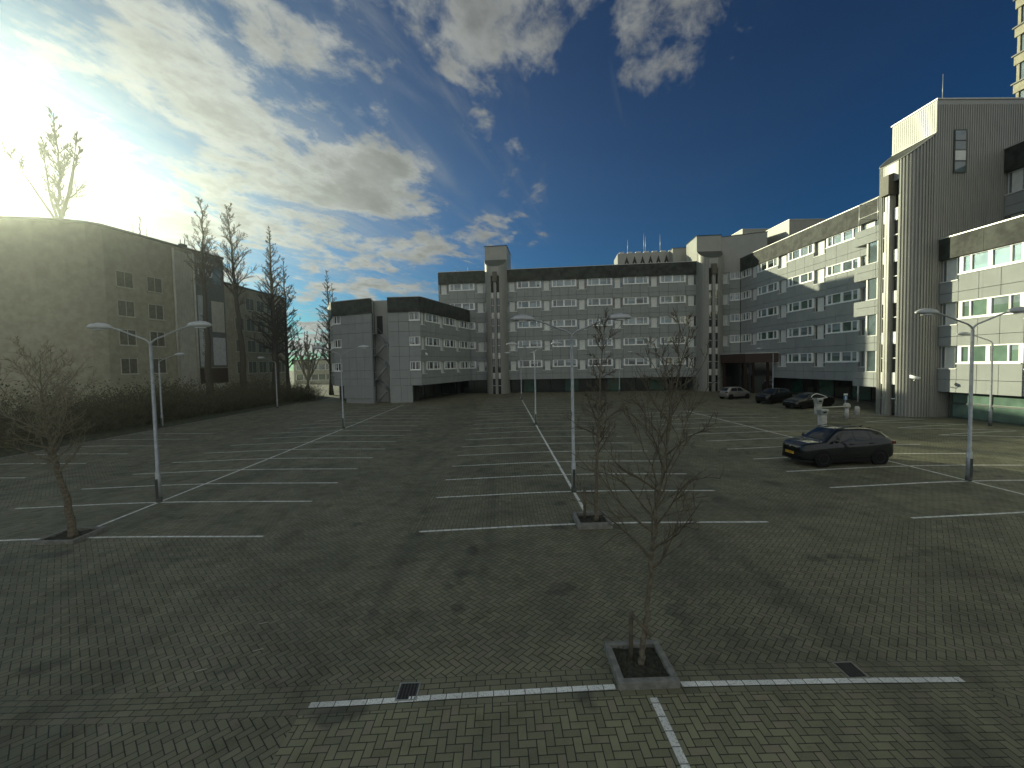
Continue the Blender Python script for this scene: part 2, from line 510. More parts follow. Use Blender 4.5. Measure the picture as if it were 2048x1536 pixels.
def facade(parent, P0, P1, cols, nfl, glasses, zpar_top, wide_h=1.15, tall_h=1.68, skip=None, k0=0, zb=ZB, par=True, parmat=None):
    """cols: list of (kind, width) read left to right; w wide window, t tall window, c plain concrete"""
    Mx, L = frame_M(P0, P1)
    tot = sum(c[1] for c in cols); s = L/tot
    wall = MB(Mx); g = .016
    u = 0.
    for kind, w0 in cols:
        w = w0*s; a, e = u, u + w; u = e
        for k in range(k0, nfl):
            if skip and skip(kind, k, a, e): continue
            lo = head(k-1) if k > 0 else zb
            jt = head(k-1) + .70 if k > 0 else zb + .95
            top = head(k) - (wide_h if kind == 'w' else tall_h if kind == 't' else 0.)
            n = max(1, round(w/1.45)); pw = w/n
            for i in range(n):
                wall.box((a + i*pw + g, -.3, lo + g*.3), (a + (i+1)*pw - g, 0, jt - g))
                if kind == 'c' and False: pass
                if top - jt > 2.2:
                    md = (jt + top)/2
                    wall.box((a + i*pw + g, -.3, jt + g), (a + (i+1)*pw - g, 0, md - g)); wall.box((a + i*pw + g, -.3, md + g), (a + (i+1)*pw - g, 0, top))
                else: wall.box((a + i*pw + g, -.3, jt + g), (a + (i+1)*pw - g, 0, top))
            gl = glasses(k, a)
            if kind == 'w': window_wide(Mx, a + .02, e - .02, head(k), wide_h, parent, gl)
            if kind == 't': window_tall(Mx, a + .02, e - .02, head(k), tall_h, parent, [M['glass_mid'], M['glass_dark']])
    bk = wall; bk.m = 1
    zbk = zb if not k0 else head(k0-1)
    bk.box((0.01, -.44, zbk), (L - .01, -.29, head(nfl-1)))
    wall.build('wall', [M['concrete'], M['dark']], parent)
    if par:
        p = MB(Mx); zt = head(nfl-1)
        n = max(1, round(L/2.9)); pw = L/n
        for i in range(n):
            p.box((i*pw + .008, -.32, zt - .02), ((i+1)*pw - .008, .13, zpar_top))
        p.build('parapet', parmat or M['slate'], parent)
        t = MB(Mx); t.box((-.02, -.34, zpar_top), (L + .02, .18, zpar_top + .07)); t.build('roof_trim', M['trim'], parent)
    return Mx, L

def ground_glazing(parent, Mx, u0, u1, z1, w, bay, mats, z0=-.1, rail=None, name='ground_floor_glazing'):
    f = MB(Mx); n = max(1, round((u1 - u0)/bay)); pw = (u1 - u0)/n
    for i in range(n+1): f.box((u0 + i*pw - .06, w - .08, z0), (u0 + i*pw + .06, w + .06, z1))
    f.box((u0, w - .07, z1 - .16), (u1, w + .05, z1 - .002)); f.box((u0, w - .07, z0), (u1, w + .05, z0 + .22))
    if rail: f.box((u0, w - .07, rail), (u1, w + .05, rail + .14))
    fo = f.build(name, M['blackmetal'] if not rail else M['greenframe'], parent)
    p = MB(Mx)
    for i in range(n):
        p.m = i % len(mats)
        p.poly([(u0 + i*pw, w, z0), (u0 + (i+1)*pw, w, z0), (u0 + (i+1)*pw, w, z1), (u0 + i*pw, w, z1)])
    p.build('pane', mats, fo, recalc=False)

def core(parent, pts, z1, z0=-.3, roof=None):
    c = MB(); c.prism(pts, z0, z1); c.build('core', M['core'], parent)

M['greenframe'] = plain('green grey window frame', (.06, .085, .07), .5)

# ---- central block -------------------------------------------------
CP0 = Vector((1.0, 71.8)); CP1 = Vector((31.0, 68.0))
cu = (CP1 - CP0).normalized(); cn = Vector((cu.y, -cu.x))       # outward
ROOF5 = 20.42
def g_center(k, a):
    r = rng.random()
    if k == 0: return [M['glass_dark'], M['glass_mid']]
    if k == 1: return [M['glass_mid'], M['glass_dark']]
    return [M['glass_blind'], M['glass_mid']] if r < .62 else [M['glass_mid'], M['glass_dark']]

def central_block():
    t = thing('office_block', 'long five storey concrete office block with black roof band on the far side', 'office building', (14, 72, 0))
    cols = [('t', 1.63)] + [('w', 4.12), ('t', 1.68)]*5
    Mx, L = facade(t, CP0, CP1, cols, 5, g_center, ROOF5)
    ground_glazing(t, Mx, 0, L, ZB, -1.6, 2.4, [M['glass_dark'], M['glass_greendark'], M['glass_dark']])
    A = CP0 - cu*11.6; B = CP0 - cu*3.65
    cols = [('t', 1.75), ('w', 4.3), ('t', 1.75)]
    Mx2, L2 = facade(t, A, B, cols, 5, g_center, ROOF5)
    ground_glazing(t, Mx2, 0, L2, ZB, -2.2, 2.6, [M['glass_dark']])
    back = -cn*14.5
    q = [A - cn*.43, CP1 + cu*3 - cn*.43, CP1 + cu*3 + back, A + back]
    c = MB(); c.prism([(p.x, p.y) for p in q], ZB, ROOF5 - .25)
    q2 = [A - cn*2.6, CP1 + cu*3 - cn*2.6, CP1 + cu*3 + back, A + back]
    c.prism([(p.x, p.y) for p in q2], -.3, ZB - .002); c.build('core', M['core'], t)
    lk = MB(); lk.prism([(34.6, 68.2), (37.0, 67.1), (37.9, 66.3), (46, 66.35), (46, 78), (34.6, 78)], -.3, ROOF5 - .3); lk.build('corner_core', M['core'], t)
    e = MB()                                                     # left end wall
    Mx3, L3 = frame_M(A + back, A)
    e.M = Mx3; e.box((0, -.3, -.2), (L3 - .02, 0.02, ROOF5 - .02)); e.build('end_wall', M['concrete'], t)
    s = MB()
    for uu in (.2, 9., 17., 25.5):
        pass
    # rooftop plant with its row of triangular louvre hoods
    def onroof(x, w): p = CP0 + cu*x - cn*w; return p
    def roof_M(x, w):
        p = onroof(x, w); return Matrix(((cu.x, cn.x, 0, p.x), (cu.y, cn.y, 0, p.y), (0, 0, 1, 0), (0, 0, 0, 1)))
    Mr = roof_M(19.2, 8.5)
    b = MB(Mr); b.box((0, -5, ROOF5 - .3), (10.2, 0, 24.3)); po = b.build('rooftop_plant', M['smooth_concrete'], t)
    h = MB(Mr)
    for i in range(7):
        x = .9 + i*1.38
        h.poly([(x + .69, .03, 23.75), (x, .03, 21.5), (x + 1.38, .03, 21.5)])
    h.build('louvre', M['dark'], po, recalc=False)
    h = MB(Mr)
    for i in range(7):
        x = .9 + i*1.38
        a_, b_, c_ = (x + .62, .42, 22.6), (x + .1, .05, 21.3), (x + 1.1, .42, 21.3)
        h.poly([a_, b_, c_]); h.poly([a_, c_, (x + 1.1, .04, 21.3), (x + .7, .04, 22.6)])
    h.build('louvre_hood', M['trim'], po)
    h = MB(Mr)
    for i in range(7): h.box((.35 + i*1.45, -1.4, 24.3), (1.2 + i*1.45, -.3, 24.62))
    h.build('vent_cowl', M['trim'], po)
    for x, hh in ((1.9, 2.6), (4.75, 3.6), (5.05, 3.1), (7.6, 3.3)):
        a = MB(Mr); a.tube([(x, -.8, 24.3), (x, -.8, 24.3 + hh)], [.05, .02], 5); a.build('antenna', M['trim'], po)
    # bits on the left roof edge
    a = MB(roof_M(-9, 1.5)); a.tube([(0, 0, ROOF5), (0, 0, ROOF5 + .55), (.25, 0, ROOF5 + .85), (.5, 0, ROOF5 + .6)], .045, 6); a.tube([(2.2, 0, ROOF5), (2.2, 0, ROOF5 + 1.1)], .03, 5); a.box((2.6, 0, ROOF5), (3.2, .4, ROOF5 + .42)); a.build('roof_pipe', M['galv'], t)
    # plain stair and lift housings standing on the corner
    for (x, w, x1, w1, z1) in ((28.2, 6.2, 31.0, .6 + 9, 24.2),):
        b = MB(roof_M(0, 0)); b.box((x, -w1, ROOF5 - .4), (x1, -w, z1)); o = b.build('roof_housing', M['smooth_concrete'], t)
        b = MB(roof_M(0, 0)); b.box((x - .05, -w1, z1), (x1 + .05, -w + .05, z1 + .09)); b.build('trim', M['zinc'], o)
    return t

# ---- fluted stair towers --------------------------------------------
def stair_tower(label, F, udir, R_, depth, z_top, z_cb, side_rib=False, ext=None, south_x=None):
    """F: middle of the cap front, udir: unit vector to the right as seen; half round ribbed shaft with a slit,
    cut off by a steep dark slope below a square cap"""
    u = Vector(udir).normalized(); n = Vector((u.y, -u.x))
    t = thing('stair_tower', label, 'stair tower', (F[0], F[1], 0))
    Mx = Matrix(((u.x, n.x, 0, F[0]), (u.y, n.y, 0, F[1]), (0, 0, 1, 0), (0, 0, 0, 1)))
    drop = 1.5
    zr = lambda w: z_cb - drop*max(w, 0)/R_ - .03
    # ribbed half round shaft
    b = MB(Mx); pitch = .175; half_slit = .70; PW = 2.6
    sq = lambda a: (abs(math.sin(a))**PW + abs(math.cos(a))**PW)**(-1/PW)     # rounded, flat fronted plan
    th0 = math.atan2(half_slit, R_*(1 - (half_slit/R_)**PW)**(1/PW))
    for side in (-1, 1):
        n_ = int((PI/2 - th0)*R_/pitch)
        ang = []
        for k in range(n_+1):
            a = th0 + (PI/2 - th0)*k/n_
            da = (PI/2 - th0)/n_
            for f, r in ((0, R_ - .085), (.40, R_ - .085), (.46, R_), (.94, R_)):
                if k < n_: ang.append((a + da*f, r))
        ang.append((PI/2, R_ - .055))
        lo = []; hi = []
        for a, r in ang:
            p = (side*r*sq(a)*math.sin(a), r*sq(a)*math.cos(a))
            lo.append(b.pt((p[0], p[1], -.2))); hi.append(b.pt((p[0], p[1], zr(p[1]))))
        for k in range(len(ang)-1): b.face((lo[k], lo[k+1], hi[k+1], hi[k]))
        # return into the slit
        w0 = (R_ - .055)*sq(th0)*math.cos(th0)
        a0 = b.pt((side*half_slit, w0 - .32, -.2)); a1 = b.pt((side*half_slit, w0 - .32, zr(w0)))
        b.face((a0, lo[0], hi[0], a1))
        # panel above the slit
    zs = z_cb - 2.95
    pts = [(R_*sq(q)*math.sin(q), R_*sq(q)*math.cos(q)) for q in [-th0 + 2*th0*i/6 for i in range(7)]]
    b.prism(pts + [(half_slit, 1.0), (-half_slit, 1.0)], zs, z_cb, zf=lambda p: zr(p[1]))
    b.build('shaft', M['smooth_concrete'], t)
    # slope between cap and rim
    s = MB(Mx); N = 18
    Rr = R_ - .02
    rim = [(Rr*sq(q)*math.sin(q), Rr*sq(q)*math.cos(q)) for q in [-PI/2 + PI*i/N for i in range(N+1)]]
    s.prism([(p[0], p[1]) for p in rim], z_cb - 2.2, z_cb, zf=lambda p: zr(p[1]) + .03) if False else None
    ids = [s.pt((p[0], p[1], zr(p[1]) + .02)) for p in rim]; s.face(ids)
    s.build('sloped_top', M['zinc'], t)
    r = MB(Mx); r.tube([(p[0]*1.01, p[1]*1.01, zr(p[1]) + .02) for p in rim], .05, 5); r.build('rim', M['smooth_concrete'], t)
    # square shaft behind, with the cap front
    b = MB(Mx); b.box((-R_, -depth, -.2), (R_, 0, z_top)); 
    if side_rib:
        k = 0
        w = -.08
        while w > -depth:                                        # ribs on the exposed flank
            b.box((R_, w - .075, -.2), (R_ + .05, w, z_top - .35)); w -= pitch
        x = -R_ + .08
        while x < R_ - .1:
            b.box((x, 0, z_cb + .02), (x + .135, .022, z_top - .1)); x += pitch
        b.box((-R_, 0, z_cb - .0), (R_, .05, z_cb + .06))
    b.build('cap', M['smooth_concrete'], t)
    tr = MB(Mx); tr.box((-R_ - .07, -depth - .05, z_top), (R_ + .07, .08, z_top + .09)); tr.build('roof_trim', M['slate'] if not side_rib else M['trim'], t)
    # slit: middle fin with pipes, strips of stair windows
    w0 = R_*sq(th0)*math.cos(th0)
    f = MB(Mx); f.box((-.2, w0 - .5, -.15), (-.02, R_ + .16, zs)); f.box((.03, w0 - .5, -.15), (.2, R_ + .16, zs)); f.build('fin', M['smooth_concrete'], t)
    bk = MB(Mx); bk.box((-half_slit, .2, -.15), (half_slit, w0 - .30, zs)); bk.build('backing', M['dark'], t)
    hood = MB(Mx); hood.box((-.36, w0 - .3, zs - 1.0), (.36, R_ + .42, zs + .45))
    hood.prism([(-.36, w0 - .3), (.36, w0 - .3), (.36, R_ + .42), (-.36, R_ + .42)], zs + .45, 0, zf=lambda p: zs + .5 + .35*(R_ + .42 - p[1]))
    hood.build('hood', M['hood'], t)
    for side in (-1, 1):
        f = MB(Mx); p = MB(Mx)
        a, c = (.30, .62) if side > 0 else (-.62, -.30)
        k = 0; z = .2
        while z + 3.2 < zs + .2:
            for (za, zb_) in ((z, z + 1.12), (z + 1.2, z + 2.3)):
                p.poly([(a, w0 - .16, za), (c, w0 - .16, za), (c, w0 - .16, zb_), (a, w0 - .16, zb_)])
                f.box((a - .02, w0 - .29, zb_), (c + .02, w0 - .10, zb_ + .08))
            f.box((a - .02, w0 - .29, z + 2.38), (c + .02, w0 - .08, z + FH))
            z += FH
        fo = f.build('stair_window', M['whitepanel'], t)
        p.build('pane', M['glass_dark'], fo, recalc=False)
    return t, Mx
M['hood'] = plain('brown hood', (.085, .078, .055), .6)

# ---- right wing -----------------------------------------------------
WP0 = Vector((37.15, 66.4)); WP1 = Vector((37.5, 40.3))
def g_wing(k, a):
    r = rng.random()
    if k >= 3: return [M['glass_mid'], M['glass_blind']] if r < .5 else [M['glass_green'], M['glass_mid']] if a > 8 and k == 3 else [M['glass_blind'], M['glass_dark']]
    return [M['glass_greendark'], M['glass_mid']] if r < .5 else [M['glass_mid'], M['glass_dark']]
def right_wing():
    t = thing('office_wing', 'five storey wing between the dark entrance canopy and the tallest tower, upper floors sunlit', 'office building', (38, 53, 0))
    cols = [('w', 2.2), ('t', 1.4), ('w', 4.1), ('t', 1.6), ('w', 4.1), ('t', 1.6), ('w', 4.1), ('t', 1.75), ('c', 1.9)]
    sc = (WP1 - WP0).length/sum(c[1] for c in cols)
    skip = lambda kind, k, a, e: k == 0 and e < 8.4
    Mx, L = facade(t, WP0, WP1, cols, 5, g_wing, ROOF5, skip=skip)
    ground_glazing(t, Mx, 8.4, L, ZB, -2.2, 2.4, [M['glass_greendark'], M['glass_dark']])
    # small sun boxes under the sills of the sunlit floors
    sb = MB(Mx)
    c = MB(); c.prism([(37.6, 66.3), (37.95, 40.3), (52, 40.3), (52, 66.3)][::-1], ZB, ROOF5 - .25)
    c.prism([(39.9, 66.3), (39.9, 40.3), (52, 40.3), (52, 66.3)][::-1], -.3, ZB - .002); c.build('core', M['core'], t)
    # link between the middle tower and the wing
    P0 = (34.55, 67.6); P1 = (37.1, 66.45)
    Ml, Ll = facade(t, P0, P1, [('t', 1.35), ('w', 1.45)], 5, g_wing, 22., skip=lambda kind, k, a, e: k == 0, par=False)
    w = MB(Ml); w.box((0, -5, head(4)), (Ll + 3.6, .05, 24.0)); wo = w.build('plain_upper_wall', M['smooth_concrete'], t)
    tr = MB(Ml); tr.box((-.02, -5.05, 24.0), (Ll + 3.65, .1, 24.1)); tr.build('trim', M['zinc'], wo)
    # big roof housing, its west side in sun
    for (x0, y0, x1, y1, z1) in ((42.2, 62.7, 50, 70.0, 25.0), (39.6, 70.3, 44.2, 75, 26.0)):
        b = MB(); b.box((x0, y0, ROOF5 - .3), (x1, y1, z1)); o = b.build('roof_housing', M['smooth_concrete'], t)
        b = MB(); b.box((x0 - .06, y0 - .06, z1), (x1, y1, z1 + .1)); b.build('trim', M['trim'], o)
    # half landings: bays staggered against the floors beside the tower
    b = MB(); xb = 33.45
    for k in range(5):
        z0 = 2.05 + FH*k; z1 = z0 + 1.34
        for i in range(2):
            y0 = 36.0 + i*2.05
            for (za, zb_) in ((z0, z0 + .7), (z0 + .73, z1)):
                b.box((xb, y0 + .015, za), (xb + .35, y0 + 2.03, zb_))
        b.box((xb + .02, 40.1, z0), (WP1.x, 40.4, z1))
    bo = b.build('stair_bay', M['concrete'], t)
    for k in range(4):
        z0 = 2.05 + FH*k + 1.34; z1 = z0 + FH - 1.34
        f = MB(); f.box((xb + .1, 36.02, z0), (xb + .3, 37.9, z1)); f.box((xb + .08, 37.9, z0), (xb + .3, 38.0, z1)); f.box((xb + .08, 38.95, z0), (xb + .3, 39.1, z1)); f.box((xb + .05, 36.02, z0 - .02), (xb + .3, 39.1, z0 + .06))
        f.box((xb + .4, 39.2, z0), (WP1.x - 1.9, 39.4, z1)) 
        fo = f.build('window', M['whitepanel'], t)
        p = MB(); p.poly([(xb + .18, 38.0, z0), (xb + .18, 38.95, z0), (xb + .18, 38.95, z1), (xb + .18, 38.0, z1)])
        p.build('pane', M['glass_mid'], fo, recalc=False)
    c = MB(); c.box((xb + .32, 36.0, 2.06), (WP1.x + .6, 39.3, 16.4)); c.build('bay_core', M['dark'], t)
    # roof terrace rail above the bays
    r = MB()
    for y in (36.2, 38., 40.): r.tube([(xb + .1, y, 16.4), (xb + .1, y, 18.9)], .04, 6)
    for z in (17.6, 18.9): r.tube([(xb + .1, 36.2, z), (xb + .1, 40., z)], .04, 6); r.tube([(xb + .1, 40., z), (WP1.x - .1, 40., z)], .04, 6)
    r.build('terrace_rail', M['trim'], t)
    p = MB(); p.box((xb + .5, 36., 16.4), (WP1.x, 40.2, 16.5)); p.box((WP1.x + .1, 36., 16.5), (WP1.x + .3, 40.3, ROOF5)); p.build('terrace', M['slate'], t)
    # posts of the undercroft
    po = MB()
    for y in (42, 45): po.tube([(37.9, y, -.2), (37.9, y, ZB)], .09, 8)
    po.build('post', M['whitepanel'], t)
    # dark red-brown entrance canopy in the corner
    e = MB()
    pts = [(37.3, 57.4), (34.0, 59.6), (33.3, 65.0), (34.4, 67.6), (37.3, 66.4)]
    e.prism(pts, 4.35, 5.62); e.build('entrance_canopy', M['redbrown'], t)
    tr = MB(); tr.prism([(37.3, 57.3), (33.93, 59.53), (33.2, 65.0), (34.4, 67.7), (37.3, 66.5)], 5.62, 5.72); tr.build('canopy_edge', M['trim'], t)
    g = MB(); g.prism([(37.3, 58.6), (35.6, 60.2), (35.2, 65.4), (37.3, 66.2)], -.2, 4.35); g.build('entrance_glazing', M['glass_dark'], t)
    for (x, y) in ((34.2, 60.0), (35.5, 60.15), (33.6, 64.6), (36.7, 58.9)):
        q = MB(); q.box((x, y, -.2), (x + .28, y + .28, 4.35)); q.build('entrance_post', M['redbrown'], t)
    return t

# ---- low wing at the far right ---------------------------------------
FX = 33.5
def low_wing():
    t = thing('office_wing', 'sunlit three storey wing at the right edge with green ground floor glass', 'office building', (FX, 24, 0))
    P0 = (FX, 32.4); P1 = (FX, 8.0)
    cols = [('t', 1.35)] + [('w', 4.05), ('t', 1.7)]*4
    gl = lambda k, a: [M['glass_green'], M['glass_green']] if k < 2 else [M['glass_skyblue'], M['glass_skyblue']]
    Mx, L = facade(t, P0, P1, cols, 3, gl, 13.5, wide_h=1.3, zb=1.98)
    ground_glazing(t, Mx, .4, L, 1.98, -.75, 2.75, [M['glass_green']], z0=-.1, rail=1.05)
    c = MB(); c.box((FX + .44, 8, 1.98), (52, 32.4, 13.3)); c.box((FX + 1.2, 8, -.2), (52, 32.4, 1.975)); c.build('core', M['core'], t)
    # upper floors set back behind the roof
    Mu, Lu = facade(t, (38.4, 32.4), (38.4, 10), [('t', 1.35)] + [('w', 4.05), ('t', 1.7)]*4, 5, g_wing, 20.2, k0=3, wide_h=1.3)
    c = MB(); c.box((38.85, 10, 13.3), (52, 32.4, 20.0)); c.build('upper_core', M['core'], t)
    return t
M['glass_skyblue'] = glass_mat('window glass with sky reflection painted in', (.22, .34, .33))  # teal of the reflected sky put into the base colour

def build_complex():
    central_block()
    # tower on the central block (left), tower at the inner corner, big tower on the right
    F1 = CP0 - cu*1.75 + cn*.0
    stair_tower('fluted stair tower near the left end of the five storey block', F1, cu, 1.83, 6.2, 24.35, 22.15)
    F2 = Vector((32.75, 67.55))
    stair_tower('fluted stair tower in the inner corner beside the dark entrance canopy', F2, (1, -.1), 1.87, 5.0, 24.3, 21.9)
    t, Mx = stair_tower('tallest fluted stair tower, half in sun, towering over the low wing on the right', Vector((33.1, 34.35)), (0, -1), 1.87, 19, 23.95, 21.55, side_rib=True)
    f = MB(); f.box((34.35, 32.36, 18.5), (35.3, 32.42, 21.7)); 
    for z in (19.35, 20.15, 20.85): f.box((34.4, 32.33, z), (35.25, 32.42, z + .06))
    fo = f.build('window', M['zinc'], t)
    p = MB(); 
    for i, (a, c) in enumerate(((18.55, 19.33), (20.22, 20.83), (20.92, 21.6))): p.poly([(34.42, 32.35, a), (35.22, 32.35, a), (35.22, 32.35, c), (34.42, 32.35, c)])
    p.build('pane', M['glass_mid'], fo, recalc=False)
    p = MB(); p.box((34.42, 32.34, 19.42), (35.22, 32.36, 20.14)); p.build('panel', M['whitepanel'], fo)
    a = MB(); a.tube([(33.9, 32.9, 24.0), (33.9, 32.9, 26.1)], [.03, .012], 5); a.build('antenna', M['trim'], t)
    right_wing(); low_wing(); annex()

# ---- three storey annex ---------------------------------------------
def annex():
    t = thing('office_annex', 'three storey grey annex with zigzag fire stairs in a recess', 'office building', (-15, 62, 0))
    gl = lambda k, a: [M['glass_mid'], M['glass_dark']] if k == 2 else [M['glass_dark'], M['glass_dark']]
    RT = 13.85
    # right flank
    Mx, L = facade(t, (-10.7, 57.0), (-5.35, 71.9), [('t', 1.5), ('w', 4.0), ('t', 1.25), ('w', 4.0), ('t', 1.25), ('w', 3.9)], 3, gl, RT)
    ground_glazing(t, Mx, 0, L, ZB, -2.6, 2.6, [M['glass_dark']])
    # front with small end window
    Mf, Lf = facade(t, (-14.95, 57.25), (-10.72, 57.0), [('c', 2.75), ('w', 1.48)], 3, gl, RT)
    fz = MB(Mf); n = 2
    for i in range(2):
        fz.box((i*1.5 + .015, -.3, -.2), ((i+1)*1.5 - .015, 0, ZB - .02))
    fz.build('base_wall', M['concrete'], t)
    # left front
    Ml, Ll = facade(t, (-23.5, 60.6), (-17.35, 57.7), [('w', 1.7), ('c', 6.0)], 3, gl, RT)
    fz = MB(Ml); fz.box((1.7, -.3, .55), (Ll, 0, ZB - .02)); fz.box((2.0, -.35, -.3), (Ll, -.06, .53)); fz.build('base_wall', M['concrete'], t)
    Mg, Lg = facade(t, (-26.6, 67.3), (-23.52, 60.65), [('t', 1.4), ('w', 3.6), ('t', 2.2)], 3, gl, RT)
    # recess with plain wall
    r = MB(); r.prism([(-17.35, 57.75), (-14.95, 57.3), (-14.6, 59.6), (-17.0, 60.1)][::-1], RT - 1.75, RT + .02) if False else None
    Mr, Lr = frame_M((-17.3, 59.3), (-14.95, 59.0))
    r.M = Mr; r.box((0, -.3, -.2), (Lr, 0, RT - .05)); r.build('recess_wall', M['smooth_concrete'], t)
    sd = MB()
    sd.prism([(-17.35, 57.72), (-17.32, 59.3), (-17.6, 59.3), (-17.6, 57.85)], -.2, RT - .05); sd.prism([(-14.95, 57.3), (-14.65, 57.3), (-14.65, 59.2), (-14.95, 59.2)], -.2, RT - .05)
    sd.build('recess_side', M['concrete'], t)
    d = MB(Mr); d.box((.35, .0, 9.25), (1.15, .03, 11.7)); d.build('door', M['blackmetal'], t)
    c = MB(); pts = [(-11.0, 57.5), (-14.7, 57.7), (-14.8, 59.35), (-17.2, 59.75), (-17.5, 58.25), (-23.3, 61.1), (-26.2, 67.4), (-26, 76), (-5.4, 75), (-5.75, 72.0)]
    c.prism(pts, ZB, RT - .2); 
    c.prism([(-13.2, 57.5), (-14.7, 57.7), (-14.8, 59.35), (-17.2, 59.75), (-17.5, 58.25), (-21.8, 60.7), (-25.5, 67.5), (-25.5, 76), (-7.4, 75), (-8.3, 72.0)], -.3, ZB - .003)
    c.build('core', M['core'], t)
    # zigzag fire stair
    st = MB(Mr); rail = MB(Mr); 
    zf = [0.0, 1.55, 3.1, 4.75, 6.3, 7.75, 9.25]
    for i in range(len(zf) - 1):
        a, b_ = zf[i], zf[i+1]; s = 1 if i % 2 == 0 else -1
        u0, u1 = (.45, 1.9) if s > 0 else (1.9, .45)
        w = .95 if s > 0 else .3
        for k in range(8):
            f = (k + .5)/8; uu = u0 + (u1 - u0)*f; zz = a + (b_ - a)*(k + 1)/8
            st.box((uu - .11, w - .3, zz - .035), (uu + .11, w + .3, zz))
        for q in (-.32, .32):
            st.tube([(u0, w + q, a), (u1, w + q, b_)], .045, 4)
            rail.tube([(u0, w + q, a + .95), (u1, w + q, b_ + .95)], .022, 4)
        lu0, lu1 = (1.75, 2.3) if s > 0 else (.05, .6)
        st.box((lu0, 0., b_ - .05), (lu1, 1.28, b_))
        for uu in (lu0, lu1): rail.tube([(uu, 1.27, b_), (uu, 1.27, b_ + .98)], .02, 4)
        rail.tube([(lu0, 1.27, b_ + .97), (lu1, 1.27, b_ + .97)], .022, 4)
    so = st.build('fire_stair', M['galv'], t); rail.build('railing', M['galv'], so)
    po = MB(Mr)
    for uu in (.02, 2.28): po.tube([(uu, 1.25, -.2), (uu, 1.25, 10.3)], .045, 5)
    po.build('stair_post', M['galv'], so)

M['glass_hazy'] = plain('brown pane with veil painted in', (.10, .095, .07), .35, var=.3)  # glare veil put into the pane colour, lowering the windows' contrast
